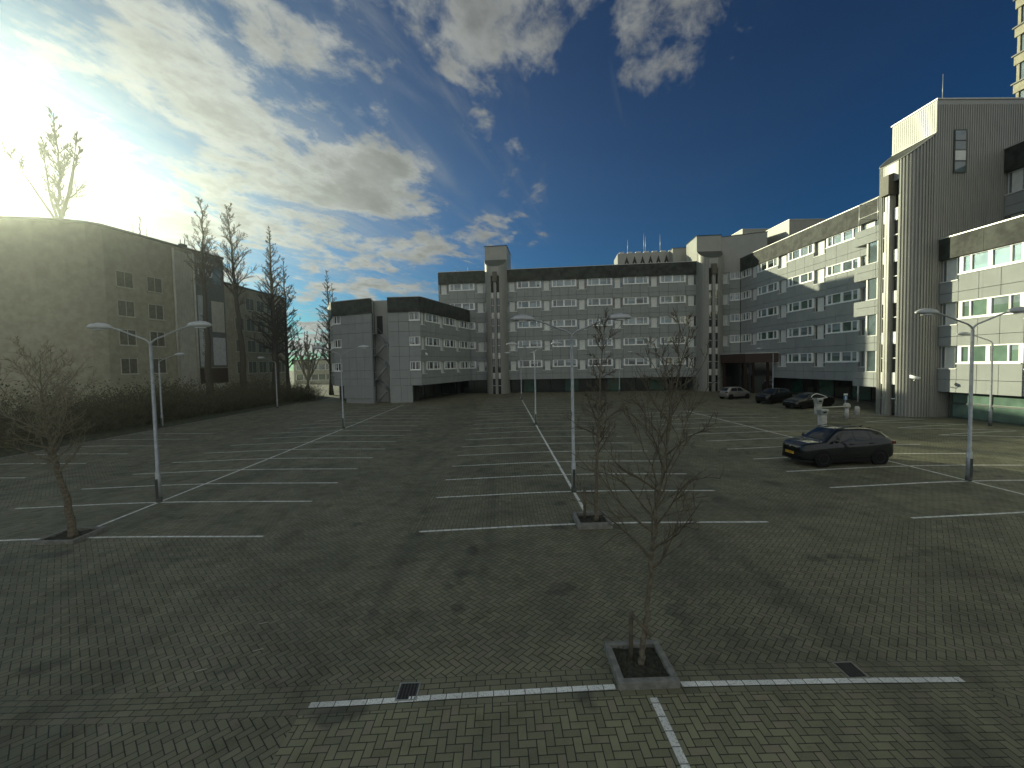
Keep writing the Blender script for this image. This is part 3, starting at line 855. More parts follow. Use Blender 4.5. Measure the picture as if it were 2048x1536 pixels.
# ---- left building ----------------------------------------------------
def left_building():
    t = thing('office_building', 'beige office building on the left with a dark sign panel reading 100', 'office building', (-50, 56, 0))
    HT = 20.75; HL = 17.3; fl = 3.3
    A = (-95, 44.0); B = (-43.6, 48.8); BB = [(-60, 45.7), (-52, 46.0), (-48.5, 46.4), (-46, 47.0), (-44.4, 47.8)]; C = (-40.1, 63.8); D = (-39.0, 79.5)
    # tall part
    b = MB(); b.prism([A] + BB + [B, C, (-50, 66), (-57, 52.5), (-95, 51)], -.3, HT); 
    b.prism([(C[0] - .02, C[1]), D, (-48, 82), (-50, 66.2)], -.3, HL); b.build('wall', M['beige'], t)
    r = MB()
    def edge(P, Q, z, h=.28):
        Mx, L = frame_M(P, Q); q = MB(Mx); q.box((-.05, -.3, z), (L + .05, .12, z + h)); q.build('roof_edge', M['zinc'], t)
    [edge(p, q, HT) for p, q in zip([A] + BB, BB + [B])]; edge(B, C, HT); edge(C, D, HL)
    def punched(P, Q, n, k_list, w, h, z0, skip=(), u0=.0, u1=1.0):
        Mx, L = frame_M(P, Q)
        for k in k_list:
            for i in range(n):
                if (i, k) in skip: continue
                uc = L*(u0 + (u1 - u0)*(i + .5)/n); zb = z0 + fl*k
                f = MB(Mx)
                f.box((uc - w/2 - .1, 0, zb - .14), (uc + w/2 + .1, .16, zb)); f.box((uc - w/2 - .06, 0, zb), (uc - w/2, .06, zb + h)); f.box((uc + w/2, 0, zb), (uc + w/2 + .06, .06, zb + h)); f.box((uc - w/2 - .06, 0, zb + h), (uc + w/2 + .06, .06, zb + h + .06)); f.box((uc - .03, 0, zb), (uc + .03, .05, zb + h))
                fo = f.build('window', M['beige2'], t)
                p = MB(Mx); p.poly([(uc - w/2, .02, zb), (uc + w/2, .02, zb), (uc + w/2, .02, zb + h), (uc - w/2, .02, zb + h)]); p.build('pane', M['glass_hazy'], fo, recalc=False)
    punched((-60, 45.7), (-52, 46.0), 2, (1, 2, 3, 4), 2.0, 1.7, 1.3)
    punched(B, C, 2, (1, 2, 3, 4), 1.7, 1.7, 1.3, u0=.02, u1=.46)
    punched(C, D, 5, (1, 2, 3, 4), 1.9, 1.75, 1.0, skip=((0, 4),), u0=.10, u1=.93)
    # light ribbed stair strip with two pipes, then the dark sign panel
    Mx, L = frame_M(B, C)
    def U(f): return L*f
    s = MB(Mx); x = U(.52)
    while x < U(.665): s.box((x, 0, 1.5), (x + .16, .14, HT - .5)); x += .22
    s.build('ribbed_strip', M['beige2'], t)
    for f in (.505, .685):
        p = MB(Mx); p.tube([(U(f), .2, 1.0), (U(f), .2, HT - .3)], .13, 8); p.build('drain_pipe', M['beige2'], t)
    p = MB(Mx); p.box((U(.70), 0, 5.2), (U(.992), .12, HT - .12)); po = p.build('sign_panel', M['panelgrey'], t)
    q = MB(Mx)
    q.box((U(.71), 0, .6), (U(.84), .12, 2.9)); q.box((U(.86), 0, .6), (U(.985), .12, 2.9)); q.build('pale_panel', M['beige2'], t)
    q = MB(Mx); q.box((U(.70), 0, 3.0), (U(.992), .10, 5.1)); q.build('brown_panel', M['redbrown'], t)
    Rz = Mx @ Matrix(((1, 0, 0, 0), (0, 0, 1, .13), (0, 1, 0, 0), (0, 0, 0, 1)))
    text_mesh('sign_text', '100', 1.75, M['letter'], Mx @ Matrix.Translation((U(.79), .13, 18.2)) @ Matrix(((1,0,0,0),(0,0,1,0),(0,1,0,0),(0,0,0,1))), po, .02)
    text_mesh('sign_text', 'Europalaan', .62, M['letter'], Mx @ Matrix.Translation((U(.80), .13, 19.6)) @ Matrix(((1,0,0,0),(0,0,1,0),(0,1,0,0),(0,0,0,1))), po, .02)
    bn = MB(Mx); bn.box((U(.712), .12, 5.3), (U(.80), .17, 15.0)); bo = bn.build('banner', M['banner'], t)
    T = Mx @ Matrix.Translation((U(.765), .18, 9.6)) @ Matrix(((1,0,0,0),(0,0,1,0),(0,1,0,0),(0,0,0,1))) @ Matrix.Rotation(-PI/2, 4, 'Z')
    text_mesh('banner_text', 'pure building', 1.05, M['panelgrey'], T, bo, .01)
    # windows and coloured fields in the panel
    for (a, c, z0, z1, m) in ((.845, .975, 5.5, 9.4, 'banner'), (.845, .975, 10.2, 14.5, 'beige2'), (.87, .96, 16.9, 19.2, 'glass_blind')):
        f = MB(Mx); f.box((U(a), .12, z0), (U(c), .15, z1)); f.build('window' if m.startswith('glass') else 'panel_field', M[m], po)
    # small roof things
    a = MB(Mx); a.tube([(U(.66), -.6, HT), (U(.66), -.6, HT + 1.5)], .05, 5); a.tube([(U(.62), -.6, HT), (U(.62), -.6, HT + 1.3)], .05, 5); a.box((U(.615), -.9, HT), (U(.665), -.3, HT + .75)); a.build('roof_unit', M['blackmetal'], t); a = MB(Mx)
    for f in (.8, .86, .92): a.tube([(U(f), -.5, HT), (U(f), -.5, HT + 1.0)], .035, 4)
    a.tube([(U(.8), -.5, HT + 1.0), (U(.92), -.5, HT + 1.0)], .035, 4); a.tube([(U(.8), -.5, HT + .55), (U(.92), -.5, HT + .55)], .03, 4)
    a.build('roof_rail', M['blackmetal'], t)
    return t

def far_buildings():
    t = thing('office_building', 'small distant low building in the gap left of the annex', 'office building', (-58, 150, 0))
    Mx, L = frame_M((-72, 150), (-46, 146))
    b = MB(Mx); b.box((0, -14, -.3), (L, 0, 7.6)); b.build('wall', M['beige'], t)
    b = MB(Mx); b.box((-.2, -14, 7.6), (L + .2, .2, 8.1)); b.build('roof', M['zinc'], t)
    for k in (0, 1):
        f = MB(Mx); p = MB(Mx); z = 1.0 + k*3.5
        f.box((1, 0, z - .15), (L - 1, .15, z))
        n = 9
        for i in range(n + 1): f.box((1 + (L - 2)*i/n - .1, 0, z), (1 + (L - 2)*i/n + .1, .14, z + 1.9))
        p.poly([(1, .04, z), (L - 1, .04, z), (L - 1, .04, z + 1.9), (1, .04, z + 1.9)])
        fo = f.build('window', M['whitepanel'], t); p.build('pane', M['glass_dark'], fo, recalc=False)
    b = MB(Mx); b.box((12, -4, 8.1), (17, -2, 9.0)); b.build('roof_unit', M['zinc'], t)
    # high rise, only its sunlit edge in view
    t = thing('high_rise', 'tall tower block with pale bands cut off by the top right corner', 'tower block', (70, 45, 0))
    x0 = 62.6; y1 = 52.3; y0 = 30
    b = MB(); b.box((x0 + .3, y0, -.3), (84, y1 - .1, 76)); b.build('core', M['dark'], t)
    w = MB(); fo = MB(); p = MB()
    k = 0
    for k in range(9, 23):
        z = k*3.3
        w.box((x0, y0, z), (x0 + .5, y1, z + 1.05)); w.box((x0 + .4, y1 - .4, z), (84, y1, z + 1.05))
        fo.box((x0 - .16, y0, z + 1.05), (x0 + .2, y1 + .15, z + 1.2))
    w.build('spandrel', M['beige'], t)
    fo.build('ledge', M['zinc'], t)
    f = MB(); y = y1 - .5
    while y > y0: f.box((x0 + .12, y, 29), (x0 + .3, y + .3, 76)); y -= 1.75
    f.build('mullion', M['beige'], t)
    p.poly([(x0 + .25, y0, 29), (x0 + .25, y1 - .2, 29), (x0 + .25, y1 - .2, 76), (x0 + .25, y0, 76)]); p.build('pane', M['glass_mid'], t, recalc=False)
# ------------------------------------------------------------------ lamps
def lamp_proto(double, H, name='street_lamp'):
    root = thing(name, 'x', 'street lamp')
    p = MB(); p.tube([(0,0,-.1), (0,0,1.1), (0,0,1.12), (0,0,H)], [.085, .085, .06, .052], 12); p.build('pole', M['galv'], root)
    b = MB(); b.tube([(0,0,-.05), (0,0,.18)], .10, 12); b.box((-.045, -.10, .15), (.045, -.083, .85)); b.build('base_sleeve', M['zinc'], root)
    for s in ((-1, 1) if double else (1,)):
        a = MB()
        a.tube([(0, 0, H - .12), (0, 0, H), (s*.05, 0, H + .10), (s*.18, 0, H + .2), (s*.5, 0, H + .32), (s*1.0, 0, H + .52), (s*1.25, 0, H + .60), (s*1.45, 0, H + .625)], [.045, .04, .035, .03, .03, .03, .03, .03], 8)
        ao = a.build('arm', M['galv'], root)
        # flattened drop-shaped lantern
        h = MB(); n = 12
        prof = [(0, .05, .05, -.03), (.08, .10, .10, -.05), (.30, .15, .15, -.075), (.55, .16, .16, -.08), (.78, .135, .12, -.07), (.92, .08, .06, -.05), (.98, .03, .015, -.03)]
        rings = []
        for d, wd, up, dn in prof:
            ring = []
            for i in range(n):
                an = 2*PI*i/n
                zz = math.sin(an); zz = zz*up if zz > 0 else -zz*dn
                ring.append(h.pt((s*(1.32 + d*.86), math.cos(an)*wd, H + .64 + zz + .03*d)))
            rings.append(ring)
        for k in range(len(rings)-1):
            for i in range(n): h.face((rings[k][i], rings[k][(i+1)%n], rings[k+1][(i+1)%n], rings[k+1][i]), True)
        h.face(rings[0]); h.face(rings[-1]); ho = h.build('lamp_head', M['lamphead'], root)
        l = MB(); l.prism([(s*(1.55 + .2*math.cos(i*PI/6) + .2), .11*math.sin(i*PI/6)) for i in range(12)], H + .555, H + .60); l.build('lens', M['lens'], ho)
    return root
def build_lamps():
    G2 = 'double arm lamps along the parking row centres'; G1 = 'single arm lamps round the edge of the lot'
    d = lamp_proto(True, 5.62)
    spots = [(-12.4, 15.5, 'nearest double arm lamp on the left, in front of the beige building'),
             (2.5, 15.4, 'nearest double arm lamp of the middle row, just behind the raised dark planter'),
             (17.3, 15.5, 'nearest double arm lamp on the right, standing right of the dark crossover'),
             (-12.4, 33.4, 'mid distance double arm lamp in front of the annex fire stairs'),
             (2.5, 33.3, 'second double arm lamp up the middle row, before the five storey block'),
             (2.45, 57.5, 'farthest double arm lamp of the middle row, near the standing stair tower'),
             (17.3, 63.5, 'farthest double arm lamp of the right row, close to the five storey block')]
    for i, (x, y, lb) in enumerate(spots):
        o = d if i == 0 else copy_tree(d)
        o.location = (x, y, gz(x, y)); o.rotation_euler = (0, 0, (-.0, .02, .0, .03, -.02, .02, .1)[i])
        tag(o, lb, 'street lamp', G2)
    s = lamp_proto(False, 5.45)
    spots = [(-28.6, 36.5, 0, 'single arm lamp peeping out behind the nearest left lamp, before the hazy building'),
             (-27.6, 53, -2.1, 'slender lamp post in front of the thick conical tree trunk by the dark shrubs'),
             (34.4, 54.0, PI, 'single arm lamp in front of the dark entrance canopy, behind the parked cars'),
             (32.4, 27.8, PI - .12, 'single arm lamp standing close to the sunlit green ground floor windows')]
    for i, (x, y, rz, lb) in enumerate(spots):
        o = s if i == 0 else copy_tree(s)
        o.location = (x, y, gz(x, y)); o.rotation_euler = (0, 0, rz)
        tag(o, lb, 'street lamp', G1)

# ------------------------------------------------------------------ trees
def rot_about(v, axis, a): return Matrix.Rotation(a, 3, axis) @ v
def branch_path(rg, p, d, L, n, lift, wob):
    pts = [p.copy()]; d = d.normalized()
    for k in range(n):
        d = (d + Vector((rg.gauss(0, wob), rg.gauss(0, wob), rg.gauss(0, wob) + lift))).normalized()
        p = p + d*(L/n); pts.append(p.copy())
    return pts
def tree(name, label, loc, trunk, trunk_r, lat, prof, ang, lift, nsub, ntwig, tw_r, seed, mats, group=None, sublen=(.25, .5), forks=(), wob=.09, minr=.012, twl=.35, cat='tree', lean_z=0, br=.38):
    """trunk: list of points; lat: (z0 fraction, count); prof(f): branch length at height fraction f"""
    rg = random.Random(seed)
    root = thing(name, label, cat, loc, 0, group)
    base = Vector(loc)
    # resampled, slightly crooked trunk
    pts = [Vector(p) for p in trunk]; fine = []
    for a, b in zip(pts[:-1], pts[1:]):
        for k in range(5): fine.append(a.lerp(b, k/5))
    fine.append(pts[-1])
    H = pts[-1].z
    for i, p in enumerate(fine[1:], 1): p += Vector((rg.gauss(0, .006), rg.gauss(0, .006), 0))*H*.35
    rad = [max(minr, trunk_r*(1 - .93*(p.z/H))) * (1.35 if i == 0 else 1.1 if i == 1 else 1) for i, p in enumerate(fine)]
    T = MB(); T.tube([base + p for p in fine], rad, 8)
    C = MB()
    def at(f):
        z = f*H
        for a, b, ra, rb in zip(fine[:-1], fine[1:], rad[:-1], rad[1:]):
            if a.z <= z <= b.z:
                t = (z - a.z)/max(1e-6, b.z - a.z); return a.lerp(b, t), ra + (rb - ra)*t
        return fine[-1].copy(), rad[-1]
    def laterals(getp, f0, cnt, scale=1.):
        for i in range(cnt):
            f = f0 + (1 - f0)*((i + rg.random()*.8)/cnt)**.95
            f = min(f, .985)
            p, r = getp(f)
            L = prof(f)*scale*rg.uniform(.65, 1.15)
            if L < .05: continue
            az = i*2.399 + rg.uniform(-.5, .5); an = R(ang(f) + rg.uniform(-9, 9))
            d = Vector((math.sin(an)*math.cos(az), math.sin(an)*math.sin(az), math.cos(an)))
            path = branch_path(rg, p, d, L, 6, lift, wob)
            r0 = max(minr, min(r*.75, br*r + .012*L))
            rr = [r0 + (minr*.6 - r0)*(k/6)**.8 for k in range(7)]
            (T if r0 > trunk_r*.3 and L > 1.5 else C).tube([base + q for q in path], rr, 4 if r0 > .02 else 3, cap=False)
            for j in range(nsub):
                t = rg.uniform(.18, .97); kk = min(5, int(t*6)); q = path[kk].lerp(path[kk+1], t*6 - kk)
                ax = (path[kk+1] - path[kk]).normalized()
                perp = ax.orthogonal().normalized(); perp = rot_about(perp, ax, rg.uniform(0, 2*PI))
                d2 = (ax*rg.uniform(.6, 1.0) + perp*rg.uniform(.45, .9) + Vector((0, 0, .15 + lift))).normalized()
                L2 = L*rg.uniform(*sublen)*(1.15 - t*.6)
                sp = branch_path(rg, q, d2, L2, 4, lift*1.2, wob*1.3)
                r2 = max(minr*.75, r0*.42*(1 - t*.6))
                C.tube([base + s for s in sp], [r2 + (tw_r - r2)*k/4 for k in range(5)], 3, cap=False)
                for m in range(ntwig):
                    t2 = rg.uniform(.2, 1.); k2 = min(3, int(t2*4)); q2 = sp[k2].lerp(sp[k2+1], t2*4 - k2)
                    ax2 = (sp[k2+1] - sp[k2]).normalized(); pp = rot_about(ax2.orthogonal().normalized(), ax2, rg.uniform(0, 2*PI))
                    d3 = (ax2*.7 + pp*rg.uniform(.4, .9) + Vector((0, 0, .3 + lift))).normalized()
                    tp = branch_path(rg, q2, d3, L2*twl*rg.uniform(.5, 1.2), 2, lift*1.5, wob*1.5)
                    C.tube([base + s for s in tp], [tw_r, tw_r*.9, tw_r*.5], 3, cap=False)
    f0, cnt = lat
    laterals(at, f0, cnt)
    for (zf, az, an, Lf, cnt2, sc2) in forks:                    # co-dominant limbs
        p, r = at(zf); a = R(an)
        d = Vector((math.sin(a)*math.cos(az), math.sin(a)*math.sin(az), math.cos(a)))
        path = branch_path(rg, p, d, Lf, 8, .10, .05)
        rr = [max(minr, r*.8*(1 - .9*k/8)) for k in range(9)]
        T.tube([base + q for q in path], rr, 6, cap=False)
        def at2(f, path=path, rr=rr):
            t = f*8; k = min(7, int(t)); return path[k].lerp(path[k+1], t - k), rr[k]
        laterals(at2, .15, cnt2, sc2)
    T.build('trunk', mats[0], root, recalc=False); C.build('crown', mats[1], root, recalc=False)
    return root

def planter(label, c, sx, sy, h, rz=0., soil=True):
    x, y = c; z = gz(x, y)
    t = thing('planter', label, 'planter', (x, y, z), 0, 'kerbed tree planters')
    Mx = Matrix.Translation((x, y, z)) @ Matrix.Rotation(rz, 4, 'Z')
    w = .095
    for k, (a, b) in enumerate((((-sx/2, -sy/2), (sx/2, -sy/2 + w)), ((-sx/2, sy/2 - w), (sx/2, sy/2)), ((-sx/2, -sy/2 + w + .004), (-sx/2 + w, sy/2 - w - .004)), ((sx/2 - w, -sy/2 + w + .004), (sx/2, sy/2 - w - .004)))):
        q = MB(Mx); q.box((*a, -.15), (*b, h + .004*(k % 2))); q.build('kerb_stone', M['kerb'], t, bevel=.008)
    s = MB(Mx); n = 14; g = {}
    for i in range(n+1):
        for j in range(n+1):
            px = -sx/2 + w + (sx - 2*w)*i/n; py = -sy/2 + w + (sy - 2*w)*j/n
            g[i, j] = s.pt((px, py, h*.42 + .035*mnoise.noise(Vector((px*6, py*6, x))) + .02*mnoise.noise(Vector((px*17, py*17, x)))))
    for i in range(n):
        for j in range(n): s.face((g[i, j], g[i+1, j], g[i+1, j+1], g[i, j+1]), True)
    s.build('soil', M['soil'], t, recalc=False)
    gr = MB(Mx); rg = random.Random(int(x*100))
    for i in range(170):
        px = rg.uniform(-sx/2 + w, sx/2 - w); py = rg.uniform(-sy/2 + w, sy/2 - w); a = rg.uniform(0, 6.28); L = rg.uniform(.03, .10)
        o = Vector((px, py, h*.40)); e = o + Vector((math.cos(a)*L*.7, math.sin(a)*L*.7, L)); sd = Vector((-math.sin(a), math.cos(a), 0))*.005
        gr.poly([o - sd, o + sd, e])
    go = gr.build('weeds', M['grass'], t, recalc=False); go['kind'] = 'stuff'
    return t
def stake(label, c, h, r, bar):
    x, y = c; z = gz(x, y)
    t = thing('tree_stake', label, 'tree stake', (x, y, z), 0, 'tree stakes')
    p = MB(); p.tube([(x, y, z - .1), (x + .005, y, z + h - .02), (x, y, z + h)], [r, r, r*.8], 10); p.build('post', M['timber'], t)
    (a, b) = bar
    q = MB(); d = Vector(b) - Vector(a); s = Vector((-d.y, d.x, 0)).normalized()*.012
    for sg in (1,):
        for zz in ((h - .10, h - .02), ):
            q.poly([])if False else None
    q.tube([(x + a[0], y + a[1], z + a[2]), (x + b[0], y + b[1], z + b[2])], .028, 6); q.build('crossbar', M['timber'], t)
    return t

def build_trees():
    small = 'young planter trees'
    x, y = 2.0, 6.32
    planter('kerbed square planter in the foreground, holding the nearest bare tree', (2.0, 6.34), .88, .92, .11)
    tree('planter_tree', 'nearest bare young tree with a wide twiggy crown, in the foreground planter', (x + .02, y, gz(x, y) + .03),
         [(0, 0, 0), (.03, 0, .35), (.10, .02, .9), (.17, 0, 1.55), (.22, .02, 2.2), (.34, .02, 3.0), (.48, .03, 3.8), (.62, .05, 4.5), (.78, .05, 5.1)], .047, (.27, 29),
         lambda f: 1.55*max(0, min(1, (f - .18)/.16))*(1.0 if f < .55 else max(.20, 1 - (f - .55)*1.75)), lambda f: 60 - 28*f, .045, 8, 3, .0044, 11, (M['bark'], M['twig']), small, sublen=(.22, .5), wob=.13, minr=.0062, twl=.45, br=.27)
    stake('leaning round stake with a slanting bar beside the nearest bare tree', (1.90, 6.45), .82, .035, ((.0, -.05, .80), (.26, -.18, .52)))
    x, y = 2.5, 12.3
    planter('raised dark planter at the end of the middle parking row', (2.52, 12.35), .98, 1.0, .16)
    tree('planter_tree', 'bare young tree with dense round lower crown and narrow top, by the middle lamp', (x + .12, y, gz(x, y) + .05),
         [(0, 0, 0), (.03, 0, .8), (.05, .02, 1.6), (.10, 0, 2.4), (.14, 0, 3.4), (.2, .03, 4.4), (.27, 0, 5.2), (.36, .05, 5.85)], .06, (.33, 33),
         lambda f: (1.55 if f < .53 else .72 + .25*math.sin(f*31)) * (1 - .2*f) * min(1, (f - .3)/.06), lambda f: 68 - 36*f, .03, 9, 4, .0050, 23, (M['bark'], M['twigmid']), small, sublen=(.25, .52), wob=.14, minr=.0078, twl=.45, br=.3)
    stake('dark stake with a level crossbar beside the dense round crowned tree', (2.33, 12.45), .93, .045, ((-.10, 0, .88), (.32, 0, .86)))
    x, y = -12.35, 12.3
    planter('low kerbed planter on the left around the crooked trunk', (-12.4, 12.35), 1.1, 1.05, .10)
    tree('planter_tree', 'crooked bare tree with a leaning trunk at the left edge', (x + .05, y, gz(x, y) + .03),
         [(0, 0, 0), (-.05, 0, .5), (-.10, 0, 1.1), (-.28, 0, 1.7), (-.42, .03, 2.3), (-.5, 0, 3.1), (-.62, 0, 4.1), (-.66, .05, 5.0)], .105, (.36, 36),
         lambda f: 1.85*min(1, (f - .30)/.1)*(1 - .55*max(0, f - .5)/.5), lambda f: 66 - 25*f, .035, 9, 4, .0058, 31, (M['bark'], M['twigpale']), small, sublen=(.25, .5), wob=.14, minr=.0078, twl=.45, br=.3)
    big = 'tall bare trees beyond the lot'
    pop = lambda W, f0: (lambda f: W*max(.12, (1 - f)**.75)*min(1, (f - f0)/.08 + .35))
    tree('poplar', 'tall pollarded tree rising over the roof of the left building against the glare', (-54.6, 55.0, 0),
         [(0, 0, 0), (.1, 0, 9), (-.1, 0, 16), (.3, 0, 23), (.6, .2, 29), (.5, 0, 36.5)], .52, (.64, 26), pop(9.5, .64), lambda f: 40 - 10*f, .05, 13, 7, .028, 41, (M['barkd'], M['twigfar']), big,
         forks=((.63, 3.0, 30, 13.5, 16, .5), (.66, .3, 26, 11, 14, .5), (.64, 1.6, 24, 11, 10, .5), (.63, 4.4, 34, 9, 10, .5)), minr=.055, wob=.05)
    tree('poplar', 'slim bare poplar with a dark trunk standing left of the sign panel top', (-35.7, 53.0, 0),
         [(0, 0, 0), (.1, 0, 8), (0, 0, 16), (.1, 0, 21), (.2, 0, 25.2)], .42, (.55, 34), pop(7.0, .55), lambda f: 50 - 18*f, .02, 11, 6, .018, 43, (M['barkd'], M['twigmid']), big, minr=.028, wob=.05)
    tree('poplar', 'bare poplar with a broad vase crown standing in front of the sign panel corner', (-33.9, 57.0, 0),
         [(0, 0, 0), (.0, 0, 7), (-.4, 0, 14), (-.7, 0, 19), (-1.0, 0, 25.6)], .45, (.50, 40), pop(8.2, .5), lambda f: 52 - 18*f, .02, 11, 6, .018, 47, (M['barkd'], M['twigmid']), big, minr=.028, wob=.05)
    con = lambda W: (lambda f: W*max(.05, (1 - f))**.8*min(1, .5 + f*1.5))
    tree('conical_tree', 'thick trunked bare conifer in front of the end of the lower left wing', (-34.6, 66.5, 0),
         [(0, 0, 0), (0, 0, 9), (-.1, 0, 18), (-.1, 0, 26.2)], .58, (.26, 75), con(6.6), lambda f: 60 - 16*f, .02, 11, 6, .019, 53, (M['barkd'], M['twigfar']), big, minr=.034, wob=.055, sublen=(.18, .4))
    tree('conical_tree', 'thinner bare conifer just right of the thick trunked one', (-34.6, 70.0, 0),
         [(0, 0, 0), (0, 0, 9), (.1, 0, 17), (0, 0, 22.5)], .32, (.2, 65), con(5.6), lambda f: 56 - 14*f, .02, 11, 6, .019, 59, (M['barkd'], M['twigfar']), big, minr=.034, wob=.055, sublen=(.18, .4))
    tree('conical_tree', 'bare conifer with twin stems just left of the annex', (-29.9, 75.5, 0),
         [(0, 0, 0), (0, 0, 8), (.1, 0, 15), (0, 0, 21.6)], .34, (.2, 65), con(5.6), lambda f: 58 - 14*f, .025, 11, 6, .02, 61, (M['barkd'], M['twigfar']), big, minr=.034, wob=.055, sublen=(.18, .4), forks=((.08, 0.2, 6, 18, 30, .5),))
    tree('vase_tree', 'low many stemmed bare tree in the gap, before the small distant building', (-45.3, 101, 0),
         [(0, 0, 0), (0, 0, 2), (.3, 0, 6), (.2, 0, 13.5)], .3, (.2, 20), pop(4.5, .2), lambda f: 30, .05, 10, 6, .045, 67, (M['barkd'], M['twigfar']), big,
         forks=tuple((.14, a, 24 + 5*(i % 3), 12.5, 12, .55) for i, a in enumerate((0., .9, 2.0, 3.0, 4.1, 5.2))), minr=.07, wob=.06)
    tree('poplar', 'bare tree tops showing above the left roof, right of the pollarded tree', (-63, 77, 0),
         [(0, 0, 0), (0, 0, 12), (.4, 0, 22), (.8, 0, 31.5)], .4, (.62, 26), pop(5.0, .6), lambda f: 22, .10, 6, 4, .03, 71, (M['barkd'], M['twigfar']), big, minr=.04, wob=.05, forks=((.6, 3.0, 16, 12, 10, .4), (.6, .3, 16, 11, 10, .4)))
    tree('poplar', 'faint small tree top just over the left roof beside the pollarded tree', (-63.5, 68, 0),
         [(0, 0, 0), (0, 0, 12), (.4, 0, 20), (.3, 0, 27)], .35, (.6, 26), pop(5.0, .6), lambda f: 28, .08, 6, 4, .03, 73, (M['barkd'], M['twigfar']), big, minr=.04, wob=.06)
    # dark mass of bare shrubs and bramble between the lot and the left building
    rg = random.Random(8); b = MB()
    for i in range(1500):
        yy = rg.uniform(9, 66); xx = -30.6 - rg.random()**1.5*4.5
        if yy > 58: xx += (yy - 58)*.35
        hgt = (2.2 + 1.7*mnoise.noise(Vector((xx*.4, yy*.17, 2))) + rg.uniform(-.3, .8) + (1.2 if xx < -32.5 else 0.3))*(1.0 if yy > 20 else .8)
        p = Vector((xx, yy, .1)); 
        for s in range(3):
            a = rg.uniform(0, 6.28); an = rg.uniform(.1, .75)
            path = branch_path(rg, p, Vector((math.cos(a)*math.sin(an), math.sin(a)*math.sin(an), math.cos(an))), hgt*rg.uniform(.6, 1.05), 4, -.03, .16)
            b.tube(path, [.028, .022, .018, .014, .008], 3, cap=False, smooth=False)
            for m in range(4):
                k = rg.randint(1, 3); q = path[k]
                tp = branch_path(rg, q, Vector((rg.gauss(0, 1), rg.gauss(0, 1), .7)), hgt*.3*rg.uniform(.4, 1), 2, 0, .25)
                b.tube(tp, [.013, .011, .007], 3, cap=False, smooth=False)
            for m in range(7):                                   # leaves that stayed on
                k = rg.randint(1, 4); c = path[k] + Vector((rg.gauss(0, .28), rg.gauss(0, .28), rg.gauss(0, .22)))
                u = Vector((rg.gauss(0, 1), rg.gauss(0, 1), rg.gauss(0, 1))).normalized()*.10; w = u.orthogonal().normalized()*.055
                b.poly([c - u, c + w, c + u, c - w])
    o = b.build('shrubbery', M['shrub'], recalc=False)
    tag(o, 'dark mass of bare shrubs and bramble along the left verge', 'shrubbery'); o['kind'] = 'stuff'
